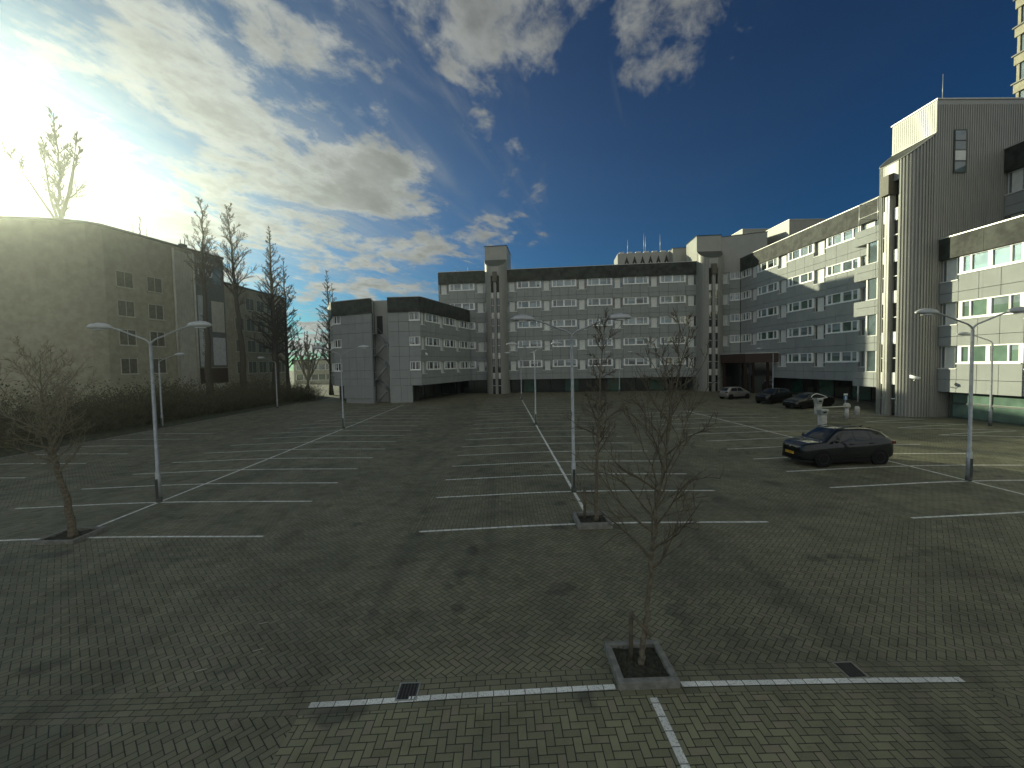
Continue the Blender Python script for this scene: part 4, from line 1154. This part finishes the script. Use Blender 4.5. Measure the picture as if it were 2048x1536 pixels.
# ------------------------------------------------------------------ cars
def lerp_tab(tab, x):
    if x <= tab[0][0]: return tab[0][1:]
    for a, b in zip(tab[:-1], tab[1:]):
        if x <= b[0]:
            t = (x - a[0])/(b[0] - a[0]); t = t*t*(3 - 2*t) if False else t
            return tuple(p + (q - p)*t for p, q in zip(a[1:], b[1:]))
    return tab[-1][1:]
def car(label, loc, heading, paint, spec, plate=None, chrome_line=False, rear_seen=False, cat='car', name='parked_car'):
    """spec: L, W, stations (x from nose 0 to tail L: sill, belt height, half width, roof height, roof half width), wheels, windows"""
    root = thing(name, label, cat, (0, 0, 0), 0, 'cars parked by the entrance wing' if name == 'parked_car' and not plate else None)
    L = spec['L']; tab = spec['st']; xs = []
    N = 44
    for i in range(N+1): xs.append(L*i/N)
    def ring(x):
        sill, belt, hw, roof, rw = lerp_tab(tab, x)
        glass = roof - belt
        zm = sill + (belt - sill)*.55
        pts = [(0, sill), (hw*.80, sill), (hw*.965, sill + .07), (hw, sill + (belt-sill)*.32), (hw*1.0, zm), (hw*.985, zm + (belt - zm)*.6), (hw*.945, belt)]
        rw_ = min(rw, hw*.93)
        pts += [(hw*.945 + (rw_ - hw*.945)*.5 + .015*min(1, glass*3), belt + (roof - belt)*.5), (rw_ + .005, belt + (roof-belt)*.86), (rw_*.90, belt + (roof-belt)*.965), (rw_*.5, roof), (0, roof + .012)]
        return pts
    b = MB(); grid = []
    for x in xs:
        rg_ = ring(x); half = [(x, y, z) for y, z in rg_]; full = half + [(x, -y, z) for y, z in rg_[-2:0:-1]]
        grid.append([b.pt(p) for p in full])
    n = len(grid[0])
    for i in range(N):
        for j in range(n): b.face((grid[i][j], grid[i][(j+1)%n], grid[i+1][(j+1)%n], grid[i+1][j]), True)
    b.face(grid[0]); b.face(grid[-1])
    body = b.build('body', paint, root)
    md = body.modifiers.new('sub', 'SUBSURF'); md.levels = 1; md.render_levels = 1
    # windows sampled on the flanks
    def side_pt(x, t, s, off=.012):
        sill, belt, hw, roof, rw = lerp_tab(tab, x); rw_ = min(rw, hw*.93)
        y0, z0 = hw*.945, belt; y1, z1 = rw_ + .005, belt + (roof - belt)*.86
        bow = .015*(4*t*(1 - t))
        return (x, s*(y0 + (y1 - y0)*t + bow + off), z0 + (z1 - z0)*t)
    for s in (1, -1):
        for (x0b, x1b, x0t, x1t, t0, t1) in spec['side']:
            w = MB(); n_ = 8; prev = None
            for i in range(n_+1):
                f = i/n_
                col = []
                for tt in (0, .33, .66, 1):
                    xx = (x0b + (x1b - x0b)*f)*(1 - tt) + (x0t + (x1t - x0t)*f)*tt
                    col.append(w.pt(side_pt(xx, t0 + (t1 - t0)*tt, s)))
                if prev:
                    for k in range(3): w.face((prev[k], col[k], col[k+1], prev[k+1]), True)
                prev = col
            w.build('side_window', M['carglass'], root, recalc=False)
        if chrome_line:
            x0, x1 = spec['side'][0][0] - .05, spec['side'][-1][1] + .1; c = MB()
            up = [side_pt(x0 + (x1 - x0)*i/16, .03 + .92*max(0., math.sin(PI*i/16))**.6, s, .02) for i in range(17)]
            c.tube(up, .035, 5); c.tube([side_pt(x0 + (x1 - x0)*i/10, .0, s, .02) for i in range(11)], .03, 5); c.build('window_trim', M['white'], root)  # plain white colour stands in for the sky reflected in the chrome
    for key, nm in (('front', 'windshield'), ('rear', 'rear_window')):
        xa, xb = spec[key]; w = MB(); prev = None
        for i in range(7):
            x = xa + (xb - xa)*i/6; sill, belt, hw, roof, rw = lerp_tab(tab, x); rw_ = min(rw, hw*.93)
            col = [w.pt((x, yy*rw_*.93, roof + .018 - .035*abs(yy)**3)) for yy in (-1, -.75, -.4, 0, .4, .75, 1)]
            if prev:
                for k in range(6): w.face((prev[k], col[k], col[k+1], prev[k+1]), True)
            prev = col
        w.build(nm, M['carglass'], root, recalc=False)
    # wheels
    r = spec['wr']
    for xw in spec['wheels']:
        hw = lerp_tab(tab, xw)[2]
        for s in (1, -1):
            a = MB(); a.lathe((xw, s*(hw - .075), r), [(r*1.17, 0), (r*1.17, s*.085), (r*1.10, s*.088)], 28, 'y'); a.build('wheel_arch', M['plastic'], root)
            t = MB(); t.lathe((xw, s*(hw - .21), r), [(r*.6, 0), (r*.94, 0), (r, s*.03), (r, s*.17), (r*.95, s*.215), (r*.66, s*.222), (r*.64, s*.19)], 28, 'y'); to = t.build('wheel', M['tyre'], root)
            q = MB(); c0 = (xw, s*(hw - .03), r); q.lathe((xw, s*(hw - .035), r), [(r*.16, 0), (r*.16, s*.03)], 12, 'y')
            for k in range(5):
                an = 2*PI*k/5; da = .20
                q.poly([(xw + r*.12*math.cos(an - da*2), s*(hw - .006), r + r*.12*math.sin(an - da*2)), (xw + r*.63*math.cos(an - da), s*(hw + .0), r + r*.63*math.sin(an - da)), (xw + r*.63*math.cos(an + da), s*(hw + .0), r + r*.63*math.sin(an + da)), (xw + r*.12*math.cos(an + da*2), s*(hw - .006), r + r*.12*math.sin(an + da*2))])
            q.tube([(xw + r*.63*math.cos(2*PI*k/24), s*(hw + .004), r + r*.63*math.sin(2*PI*k/24)) for k in range(25)], .016, 5)
            q.build('rim', M['rim'], to, recalc=False)
    # front: headlights, grille, lower grille, plate
    def nose_pt(y, z, off=.01):
        for i in range(200):
            x = L*.22*i/200; sill, belt, hw, roof, rw = lerp_tab(tab, x)
            top = belt if abs(y) > rw*.9 else roof
            if abs(y) <= hw*.97 and sill <= z <= top + .0: return x - off
        return L*.2
    for s in (1, -1):
        h = MB(); x, z, w, ht = spec['lamp']
        ids = []
        m = 7
        for i in range(m):
            f = i/(m-1); yy = s*(w[0] + (w[1] - w[0])*f); xx = x[0] + (x[1] - x[0])*f**1.7
            ids.append((h.pt((xx - .012, yy, z + .02*f)), h.pt((xx - .012 + .03, yy, z + ht*(.75 + .25*f))), h.pt((xx + .1, yy*.97, z + ht*.6))))
        for i in range(m-1): h.face((ids[i][0], ids[i+1][0], ids[i+1][1], ids[i][1]), True); h.face((ids[i][1], ids[i+1][1], ids[i+1][2], ids[i][2])); h.face((ids[i][2], ids[i+1][2], ids[i+1][0], ids[i][0]))
        h.build('headlight', M['headlight'], root)
        q = MB(); xm = spec['mirror']; bz = lerp_tab(tab, xm)[1]; hw = lerp_tab(tab, xm)[2]
        q.lathe((xm, s*(hw*.945 + .02), bz + .09), [(.03, 0), (.06, s*.04), (.085, s*.09), (.08, s*.16), (.04, s*.2)], 10, 'y'); q.build('mirror', paint, root)
        tl = MB(); xt = L; hwt = lerp_tab(tab, L*.97)[2]; zb = spec['tail']
        tl.box((L*.955, s*hwt*.62 if s > 0 else -hwt*1.0, zb), (L*1.002, s*hwt*1.0 if s > 0 else -hwt*.62, zb + .14)); tl.build('tail_light', M['taillight'], root, bevel=.02)
        for xh in spec['handles']:
            hd = MB(); hwh = lerp_tab(tab, xh)[2]; bh = lerp_tab(tab, xh)[1]; hd.box((xh, s*hwh*.985 - .012, bh - .12), (xh + .19, s*hwh*.985 + .022, bh - .09)); hd.build('door_handle', M['plastic'], root)
    gl = MB(); zg = spec['grille']
    for (z0, z1, w) in zg:
        gl.poly([(nose_pt(-w, (z0+z1)/2) - .004, -w, z0), (-.014, -w*.5, z0), (-.016, w*.5, z0), (nose_pt(w, (z0+z1)/2) - .004, w, z0), (nose_pt(w, (z0+z1)/2) - .004, w*.96, z1), (-.016, w*.5, z1), (-.014, -w*.5, z1), (nose_pt(-w, (z0+z1)/2) - .004, -w*.96, z1)])
    gl.build('grille', M['plastic'], root, recalc=False)
    zp = spec['plate']
    if plate:
        pl = MB(); pl.box((-.045, -.26, zp), (-.026, .26, zp + .11)); po = pl.build('number_plate', M['plate'], root)
        T = Matrix(((0, 0, -1, -.047), (-1, 0, 0, 0), (0, 1, 0, zp + .055), (0, 0, 0, 1)))
        text_mesh('plate_text', plate, .105, M['dark'], T, po, .001)
        em = MB(); em.lathe((-.035, 0, spec['emblem']), [(.055, 0), (.055, .012)], 16, 'x'); em.build('badge', M['chrome'], root)
        rr = MB()
        for s in (1, -1): rr = MB() if s == -1 else rr; rr.tube([(1.7, s*.54, 1.57), (2.2, s*.55, 1.64), (3.3, s*.52, 1.60)], .016, 6); rr.build('roof_rail', M['plastic'], root)
        an = MB(); an.tube([(3.25, 0, 1.55), (3.4, 0, 1.62), (3.42, 0, 1.57)], [.03, .012, .02], 6); an.build('antenna_fin', M['plastic'], root)
        tr = MB(); tr.tube([(nose_pt(y*.85, .24) - .02, y*.85, .235) for y in [-1 + i*.1 for i in range(21)]], .02, 5); tr.build('bumper_trim', M['rim'], root)
    sp = MB()
    for s in (1, -1):
        y = lerp_tab(tab, L/2)[2]
        sp.box((spec['wheels'][0] + r*1.15, s*(y*.95) - .02, tab[3][1] - .02), (spec['wheels'][1] - r*1.15, s*(y*.95) + .035, tab[3][1] + .12))
    sp.build('sill_trim', M['plastic'], root)
    # sit it on the ground, turned about its middle
    c = Vector((L/2, 0, 0))
    Mx = Matrix.Translation((loc[0], loc[1], gz(loc[0], loc[1]) + .004)) @ Matrix.Rotation(heading, 4, 'Z') @ Matrix.Translation(-c)
    root.matrix_world = Mx
    for ch in root.children:
        ch.matrix_parent_inverse = Matrix.Identity(4)
    return root
SUV = dict(L=4.18, wr=.335, wheels=(.86, 3.42), front=(1.10, 1.70), rear=(3.72, 3.98), mirror=1.36, tail=.90, handles=(2.05, 2.95), plate=.47, emblem=.80,
    lamp=((.10, .46), .74, (.44, .835), .12), grille=((.60, .78, .50), (.27, .44, .58)),
    st=[(0, .30, .60, .50, .78, .40), (.05, .24, .74, .64, .87, .52), (.16, .22, .84, .76, .94, .62), (.36, .20, .91, .845, 1.00, .70), (.7, .20, .97, .885, 1.04, .74), (1.05, .20, 1.00, .892, 1.07, .75), (1.36, .20, 1.02, .892, 1.31, .67), (1.72, .20, 1.03, .892, 1.535, .60),
        (2.1, .20, 1.04, .892, 1.595, .59), (2.8, .20, 1.06, .892, 1.59, .585), (3.3, .20, 1.10, .892, 1.55, .575), (3.72, .21, 1.15, .888, 1.47, .56), (3.98, .24, 1.14, .875, 1.20, .62), (4.1, .30, 1.02, .84, 1.06, .68), (4.18, .40, .86, .76, .90, .62)],
    side=((1.55, 2.25, 1.90, 2.25, .08, .90), (2.34, 3.02, 2.34, 2.98, .10, .90), (3.08, 3.34, 3.04, 3.14, .16, .84)))
HATCH = dict(L=3.62, wr=.29, wheels=(.66, 3.02), front=(.72, 1.35), rear=(3.2, 3.5), mirror=1.05, tail=.78, handles=(1.9,), plate=.42, emblem=.7,
    lamp=((.05, .36), .60, (.36, .74), .15), grille=((.50, .58, .4), (.24, .36, .5)),
    st=[(0, .28, .58, .58, .68, .46), (.06, .22, .68, .70, .78, .54), (.3, .19, .80, .78, .90, .62), (.68, .18, .90, .80, .98, .66), (1.0, .18, .92, .805, 1.25, .60), (1.38, .18, .93, .805, 1.45, .555), (2.0, .18, .94, .805, 1.50, .56), (2.7, .18, .96, .80, 1.47, .55), (3.15, .2, .98, .79, 1.38, .54), (3.48, .25, .95, .77, 1.05, .58), (3.58, .3, .85, .72, .9, .58), (3.62, .36, .72, .66, .76, .52)],
    side=((1.12, 2.02, 1.52, 1.98, .05, .92), (2.1, 3.05, 2.08, 2.85, .05, .92)))
SEDAN = dict(L=4.75, wr=.335, wheels=(.92, 3.78), front=(1.25, 2.0), rear=(3.4, 4.2), mirror=1.6, tail=.82, handles=(2.3, 3.2), plate=.42, emblem=.66,
    lamp=((.08, .5), .62, (.45, .84), .12), grille=((.44, .56, .5), (.22, .36, .62)),
    st=[(0, .26, .52, .64, .62, .5), (.06, .2, .62, .78, .72, .6), (.35, .17, .74, .88, .82, .7), (.8, .16, .84, .915, .90, .74), (1.22, .16, .89, .925, .96, .76), (1.6, .16, .90, .925, 1.2, .66), (2.05, .16, .91, .925, 1.40, .585), (2.6, .16, .92, .925, 1.44, .58), (3.3, .16, .94, .92, 1.37, .56), (3.8, .17, .97, .91, 1.22, .58), (4.3, .2, .99, .885, 1.06, .66), (4.62, .26, .92, .83, .95, .66), (4.75, .36, .72, .74, .76, .6)],
    side=((1.72, 2.62, 2.2, 2.62, .04, .93), (2.70, 3.55, 2.70, 3.3, .04, .9)))
def build_cars():
    car('dark compact crossover with a yellow front plate, alone in a bay on the right', (15.05, 19.12), .03, M['paintblack'], SUV, plate='K-106-PX', name='crossover_car')
    car('small silver hatchback in front of the dark entrance', (28.7, 52.6), PI + .25, M['paintsilver'], HATCH)
    car('black hatchback between the silver hatchback and the sedan with chrome window line', (29.6, 46.4), .42, M['paintblack'], SUV)
    car('low black sedan with a bright chrome line around its side windows', (29.6, 41.0), .22, M['paintblack'], SEDAN, chrome_line=True)

# ------------------------------------------------------------------ barrier, bollards, drains, cameras
M['postgrey'] = plain('grimy white paint', (.44, .445, .42), .6, var=.2, scale=5)
def build_small():
    z = gz(26.8, 33)
    t = thing('barrier_gate', 'white barrier post with round motor head and level boom arm', 'barrier', (26.9, 33.0, z))
    p = MB(); p.tube([(26.9, 33, z - .05), (26.9, 33, z + .95)], .135, 14); p.build('post', M['postgrey'], t)
    h = MB(); h.lathe((26.9, 32.86, z + 1.02), [(.1, -.02), (.20, 0), (.22, .08), (.22, .2), (.2, .28), (.1, .3)], 18, 'y'); h.build('motor_head', M['postgrey'], t)
    a = MB(); a.tube([(26.9, 32.8, z + 1.0), (24.2, 32.75, z + .95)], [.05, .035], 8); a.build('boom_arm', M['beige2'], t)
    for (x, y, hh, lb) in ((22.65, 29.95, 1.2, 'white ticket column with a grey flared head, nearer the dark crossover'), (27.0, 36.2, 1.35, 'white ticket column behind the boom arm, in front of the black sedan')):
        z = gz(x, y); t = thing('ticket_column', lb, 'ticket column', (x, y, z), 0, 'ticket columns at the barrier')
        b = MB(); b.box((x - .2, y - .2, z - .02), (x + .2, y + .2, z + hh*.64)); b.build('column', M['postgrey'], t, bevel=.015)
        q = MB(); lo = [(x - .21, y - .22), (x + .21, y - .22), (x + .21, y + .21), (x - .21, y + .21)]; 
        i0 = [q.pt((*c, z + hh*.65)) for c in lo]; i1 = [q.pt((x + (c[0] - x)*1.25, y + (c[1] - y)*1.2, z + hh*.93)) for c in lo]; i2 = [q.pt((x + (c[0] - x)*1.2, y + (c[1] - y)*1.1, z + hh)) for c in lo]
        for A, B in ((i0, i1), (i1, i2)):
            for k in range(4): q.face((A[k], A[(k+1) % 4], B[(k+1) % 4], B[k]))
        q.face(i0[::-1]); q.face(i2); ho = q.build('column_head', M['galv'], t)
        s = MB(); s.box((x - .12, y - .285, z + hh*.78), (x + .10, y - .262, z + hh*.88)); s.build('screen', M['blackmetal'], ho)
    x, y = 28.4, 33.8; z = gz(x, y); t = thing('bollard', 'short round white bollard between the barrier post and the tall tower', 'bollard', (x, y, z))
    b = MB(); b.tube([(x, y, z - .05), (x, y, z + .72), (x, y, z + .80), (x, y, z + .83)], [.17, .17, .14, .06], 16); b.build('post', M['postgrey'], t)
    b = MB(); b.tube([(x, y, z + .55), (x, y, z + .62)], .174, 16); b.build('band', M['beige2'], t)
    x, y = 29.2, 36.0; z = gz(x, y); t = thing('sign_post', 'small blue and white sign on a post behind the barrier post', 'sign', (x, y, z))
    b = MB(); b.tube([(x, y, z - .05), (x, y, z + 1.5)], .03, 8); b.build('post', M['galv'], t)
    b = MB(); b.box((x - .17, y - .06, z + 1.12), (x + .17, y - .035, z + 1.52)); bo = b.build('sign_face', M['ltblue'], t)
    b = MB(); b.box((x - .17, y - .06, z + 1.54), (x + .17, y - .035, z + 1.68)); b.build('sign_plate', M['whitepanel'], t)
    b = MB(); b.box((x - .1, y - .066, z + 1.18), (x + .1, y - .061, z + 1.23)); b.box((x - .05, y - .066, z + 1.25), (x + .05, y - .061, z + 1.45)); b.build('sign_mark', M['whitepanel'], bo)
    k = MB(); k.box((26.1, 33.6, -.2), (31.0, 33.75, .10)); struct(k.build('traffic_island_kerb', M['kerb']))
    # drains
    def drain(x, y, rz, lb):
        z = gz(x, y); t = thing('drain_grate', lb, 'drain grate', (x, y, z), rz, 'street drain grates')
        f = MB(); w, d = .155, .175
        for (a, b) in (((-w, -d), (w, -d + .022)), ((-w, d - .022), (w, d)), ((-w, -d + .022), (-w + .022, d - .022)), ((w - .022, -d + .022), (w, d - .022))):
            f.box((*a, -.05), (*b, .012))
        f.v = [Vector((v.x*math.cos(rz) - v.y*math.sin(rz) + x, v.x*math.sin(rz) + v.y*math.cos(rz) + y, v.z + z)) for v in f.v]
        f.build('frame', M['brightsteel'], t)
        g = MB()
        for i in range(6):
            xx = -w + .036 + i*(2*w - .072)/5; g.box((xx - .0095, -d + .024, -.03), (xx + .0095, d - .024, .009))
        g.v = [Vector((v.x*math.cos(rz) - v.y*math.sin(rz) + x, v.x*math.sin(rz) + v.y*math.cos(rz) + y, v.z + z)) for v in g.v]
        g.build('bar', M['steel'], t)
        p = MB(); p.box((-w + .01, -d + .01, .0065), (w - .01, d - .01, .0072))
        p.v = [Vector((v.x + x, v.y + y, v.z + z)) for v in p.v]; p.build('pit', M['dark'], t)
    drain(-1.47, 6.09, 0., 'iron street drain set in the white line at its left end')
    drain(5.13, 6.16, 0., 'iron street drain set in the white line right of the nearest planter')
    # cameras
    def cctv(x, y, z, d, lb):
        t = thing('security_camera', lb, 'security camera', (x, y, z), 0, 'wall cameras')
        d = Vector(d).normalized()
        a = MB(); a.tube([(x, y, z), Vector((x, y, z)) + d*.55, Vector((x, y, z + .1)) + d*.6], .03, 6); a.build('bracket', M['whitepanel'], t)
        c = Vector((x, y, z + .22)) + d*.6; f = Vector((.45, -.75, -.28)).normalized()
        b = MB(); b.tube([c - f*.28, c + f*.26], .095, 10); b.build('housing', M['white'], t)
        h = MB(); h.tube([c - f*.3 + Vector((0, 0, .09)), c + f*.36 + Vector((0, 0, .09))], .06, 6); h.build('sun_shield', M['white'], t)
    cctv(32.02, 32.85, 2.85, (-.6, -.8, 0), 'white camera on the curved side of the tall fluted tower')
    cctv(-10.55, 57.4, 6.15, (.9, -.4, 0), 'white camera on the corner of the three storey annex')
    # wind-blown straws
    rg = random.Random(3)
    for (x, y, lb) in ((-4.7, 8.0, 'pale straw lying on the paving, farthest of the three on the left'), (-4.35, 7.2, 'yellow straw on the paving, rightmost of the three'), (-5.0, 6.75, 'pale straw on the paving nearest the camera on the left')):
        b = MB(); z = gz(x, y) + .008; a = rg.uniform(.1, .5)
        b.tube([(x, y, z), (x + .09*math.cos(a), y + .09*math.sin(a), z + .006), (x + .17*math.cos(a + .1), y + .17*math.sin(a + .1), z)], .005, 4)
        tag(b.build('straw', M['beige2']), lb, 'straw', 'straws on the paving')
# ------------------------------------------------------------------ camera
FPX = 860.; CAMH = 4.65
def build_camera():
    v = Vector((-19, 37, -FPX)).normalized()
    h = Vector((1, .02, 0)); h = (h - v*h.dot(v)).normalized()
    up = h.cross(v).normalized()
    Rwc = Matrix((h, v, up)).transposed()      # columns: images of world X, Y, Z
    cam = bpy.data.cameras.new('camera'); o = bpy.data.objects.new('camera', cam); COL.objects.link(o)
    o.matrix_world = Matrix.Translation((0, 0, CAMH)) @ Rwc.transposed().to_4x4()
    cam.sensor_width = 36; cam.lens = 36*FPX/2048; cam.clip_start = .05; cam.clip_end = 6000
    scene.camera = o
SUN_AZ, SUN_EL = R(-52), R(13.5)
SUN = Vector((math.sin(SUN_AZ)*math.cos(SUN_EL), math.cos(SUN_AZ)*math.cos(SUN_EL), math.sin(SUN_EL)))
def build_light():
    l = bpy.data.lights.new('sun', 'SUN'); o = bpy.data.objects.new('sun', l); COL.objects.link(o)
    l.energy = 5.0; l.angle = R(.6); l.color = (1.0, .965, .67)
    o.rotation_euler = (-SUN).to_track_quat('-Z', 'Y').to_euler()
def azel(x, y):
    """sky direction noted from the photograph's layout as azimuth and elevation"""
    ca = math.atan2(x, 1); return Vector((math.sin(x)*math.cos(y), math.cos(x)*math.cos(y), math.sin(y)))
def build_world():
    w = bpy.data.worlds.new('World'); scene.world = w; w.use_nodes = True
    nt = w.node_tree; nt.nodes.clear()
    out = nt.nodes.new('ShaderNodeOutputWorld'); bg = nt.nodes.new('ShaderNodeBackground')
    nt.links.new(bg.outputs[0], out.inputs[0])
    sky = nt.nodes.new('ShaderNodeTexSky'); sky.sky_type = 'NISHITA'; sky.sun_disc = False
    sky.sun_elevation = SUN_EL; sky.sun_rotation = SUN_AZ; sky.altitude = 0; sky.air_density = 1.0; sky.dust_density = .6; sky.ozone_density = 2.2
    tc = nt.nodes.new('ShaderNodeTexCoord'); d = X(nt, tc.outputs['Generated'])
    x, y, z = sep(nt, d)
    # flat cloud deck overhead: planar projection, rolled so the streaks run with the wind
    den = z.max(0.) + .13
    px = x/den; py = y/den
    ca, sa = math.cos(R(22)), math.sin(R(22))
    u = px*sa + py*ca; v = px*ca - py*sa                          # u along the wind
    P = comb(nt, u*.85, v, 0.)
    warp = noise(nt, P, .9, 3, .5, out=1)
    n1 = noise(nt, P, 3.0, 10, .58, .35)
    n2 = noise(nt, comb(nt, u*1.5, v*2.1, 4.), 7., 7, .65, .3)
    wisp = noise(nt, comb(nt, u*.4, v*1.7, 9.), 2.6, 8, .62, .7)
    def blob(az, el, ra, amp, sx=1., sz=1.):
        c = Vector((math.sin(R(az))*math.cos(R(el)), math.cos(R(az))*math.cos(R(el)), math.sin(R(el))))
        n = nt.nodes.new('ShaderNodeVectorMath'); n.operation = 'SUBTRACT'; nt.links.new(d.s, n.inputs[0]); n.inputs[1].default_value = c
        q = sep(nt, X(nt, n.outputs[0]))
        r2 = ((q[0]*q[0] + q[1]*q[1])*(1/sx**2) + q[2]*q[2]*(1/sz**2))*(1/math.radians(ra)**2)
        return (r2*-1.).op('EXPONENT')*amp
    cov = None
    for b in BLOBS:
        q = blob(*b); cov = q if cov is None else cov + q
    back = y.ramp(.1, -.3, 0., .30)                               # unseen cloud added behind the viewer for more ambient light
    dens = (n1 - .5)*1.25 + .5 + (n2 - .5)*.42 + cov + back
    cloud = dens.ramp(.56, .78)
    thick = dens.ramp(.70, .95)
    thin = (wisp + cov*.7).ramp(.50, .85)*.40
    mask = cloud.max(thin)
    # brightness of lit vapour: forward scattering round the sun
    n = nt.nodes.new('ShaderNodeVectorMath'); n.operation = 'DOT_PRODUCT'; nt.links.new(d.s, n.inputs[0]); n.inputs[1].default_value = SUN
    mu = X(nt, n.outputs['Value']).max(0.)
    glow = mu.pow(5.)*CL['wide'] + mu.pow(28.)*CL['mid'] + mu.pow(160.)*CL['core']
    lum = glow + CL['base'] + y.ramp(.15, -.4, 0., 2.5)  # extra brightness behind the viewer, added as fill for the facades
    lit = noise(nt, comb(nt, u*1.0 + .05, v*1.4 + .03, 2.), 5., 6, .65)
    lum = lum*lit.ramp(.3, .7, .78, 1.12)*thick.ramp(0., 1., 1.12, CL['shade'])
    def scale(c, f):
        n = nt.nodes.new('ShaderNodeVectorMath'); n.operation = 'SCALE'; nt.links.new(c.s, n.inputs[0])
        if isinstance(f, X): nt.links.new(f.s, n.inputs['Scale'])
        else: n.inputs['Scale'].default_value = f
        return X(nt, n.outputs[0])
    ctint = nt.nodes.new('ShaderNodeRGB'); ctint.outputs[0].default_value = (.95, 1.0, .99, 1)
    ccol = scale(X(nt, ctint.outputs[0]), lum)
    sc = scale(X(nt, sky.outputs[0]), .1)
    g = nt.nodes.new('ShaderNodeGamma'); nt.links.new(sc.s, g.inputs[0]); g.inputs[1].default_value = CL['gamma']
    aure = scale(X(nt, ctint.outputs[0]), glow*.03)
    add = mix(nt, 1., mix(nt, 1., scale(X(nt, g.outputs[0]), 10.), CL['tint'], 'MULTIPLY'), aure, 'ADD')
    col = mix(nt, mask, add, ccol)
    nt.links.new(col.s, bg.inputs[0]); bg.inputs[1].default_value = CL['strength']
BLOBS = []
CL = dict(base=1.55, wide=2.3, mid=.6, core=3., shade=.80, tint=(.12, .44, .66), gamma=1.5, strength=.1)
# ------------------------------------------------------------------ assemble
# (azimuth, elevation, radius in degrees, amount, stretch across, stretch up)
BLOBS = [(-25, 3.5, 5, .3, 3., .5), (-46, 34, 16, .10), (-28, 38, 12, .10), (-38, 20, 12, .12, 1.4, .8), (-14.5, 23.5, 4.0, .27, 1.5, .7), (-26, 20.5, 4.0, .24, 1.5, .7), (-13, 17, 9, .18, 2.1, .40),
         (25, 36.5, 6.4, .30, 1.0, 1.25), (0, 40.5, 6.5, .23, 1.3, .9), (-3, 33, 4, .10), (-24, 10, 9, .15, 1.4, .4), (-12, 10, 2.0, .2, 2., .6), (5, 21, 2.0, .16, .8, 1.4), (-36, 30, 4, .12, 1.6, .7), (-33, 26.5, 3.5, .12, 1.4, .8), (-22, 27, 3.5, .13, 1.2, .8), (-45, 14, 6, .16, 1.5, .7),
         (46, 22, 20, -.3), (17, 14, 12, -.25), (64, 42, 20, -.3), (12, 36, 4, -.2), (-20, 31, 3.5, -.14), (-35, 25, 2.5, -.1), (-10, 31, 4, -.1)]
build_camera(); build_light(); build_world()
def build_glare_veil():  # added scattering volume standing in for the glare veil on the left
    b = MB(); b.box((-130, -12, -1.4), (90, 175, 78)); o = b.build('glare_veil', M['dark']); o.data.materials.clear()
    m = bpy.data.materials.new('thin low sun haze'); m.use_nodes = True; nt = m.node_tree; nt.nodes.clear()
    out = nt.nodes.new('ShaderNodeOutputMaterial'); v = nt.nodes.new('ShaderNodeVolumePrincipled')
    v.inputs['Color'].default_value = (.78, .86, .80, 1); v.inputs['Density'].default_value = GLARE_VEIL; v.inputs['Anisotropy'].default_value = .80
    nt.links.new(v.outputs[0], out.inputs['Volume']); o.data.materials.append(m); o['kind'] = 'stuff'
    tag(o, 'added thin volume imitating the low sun glare veil over the car park', 'glare_veil'); 
GLARE_VEIL = .00072
build_glare_veil()
build_ground(); build_lines()
build_complex(); left_building(); far_buildings()
build_lamps(); build_trees(); build_cars(); build_small()
vs = scene.view_settings
scene.display_settings.display_device = 'sRGB'
vs.view_transform = 'Standard'; vs.look = 'None'; vs.gamma = 1.0; vs.exposure = 0.52; vs.use_curve_mapping = False
scene.cycles.max_bounces = 6
scene.cycles.use_denoising = True
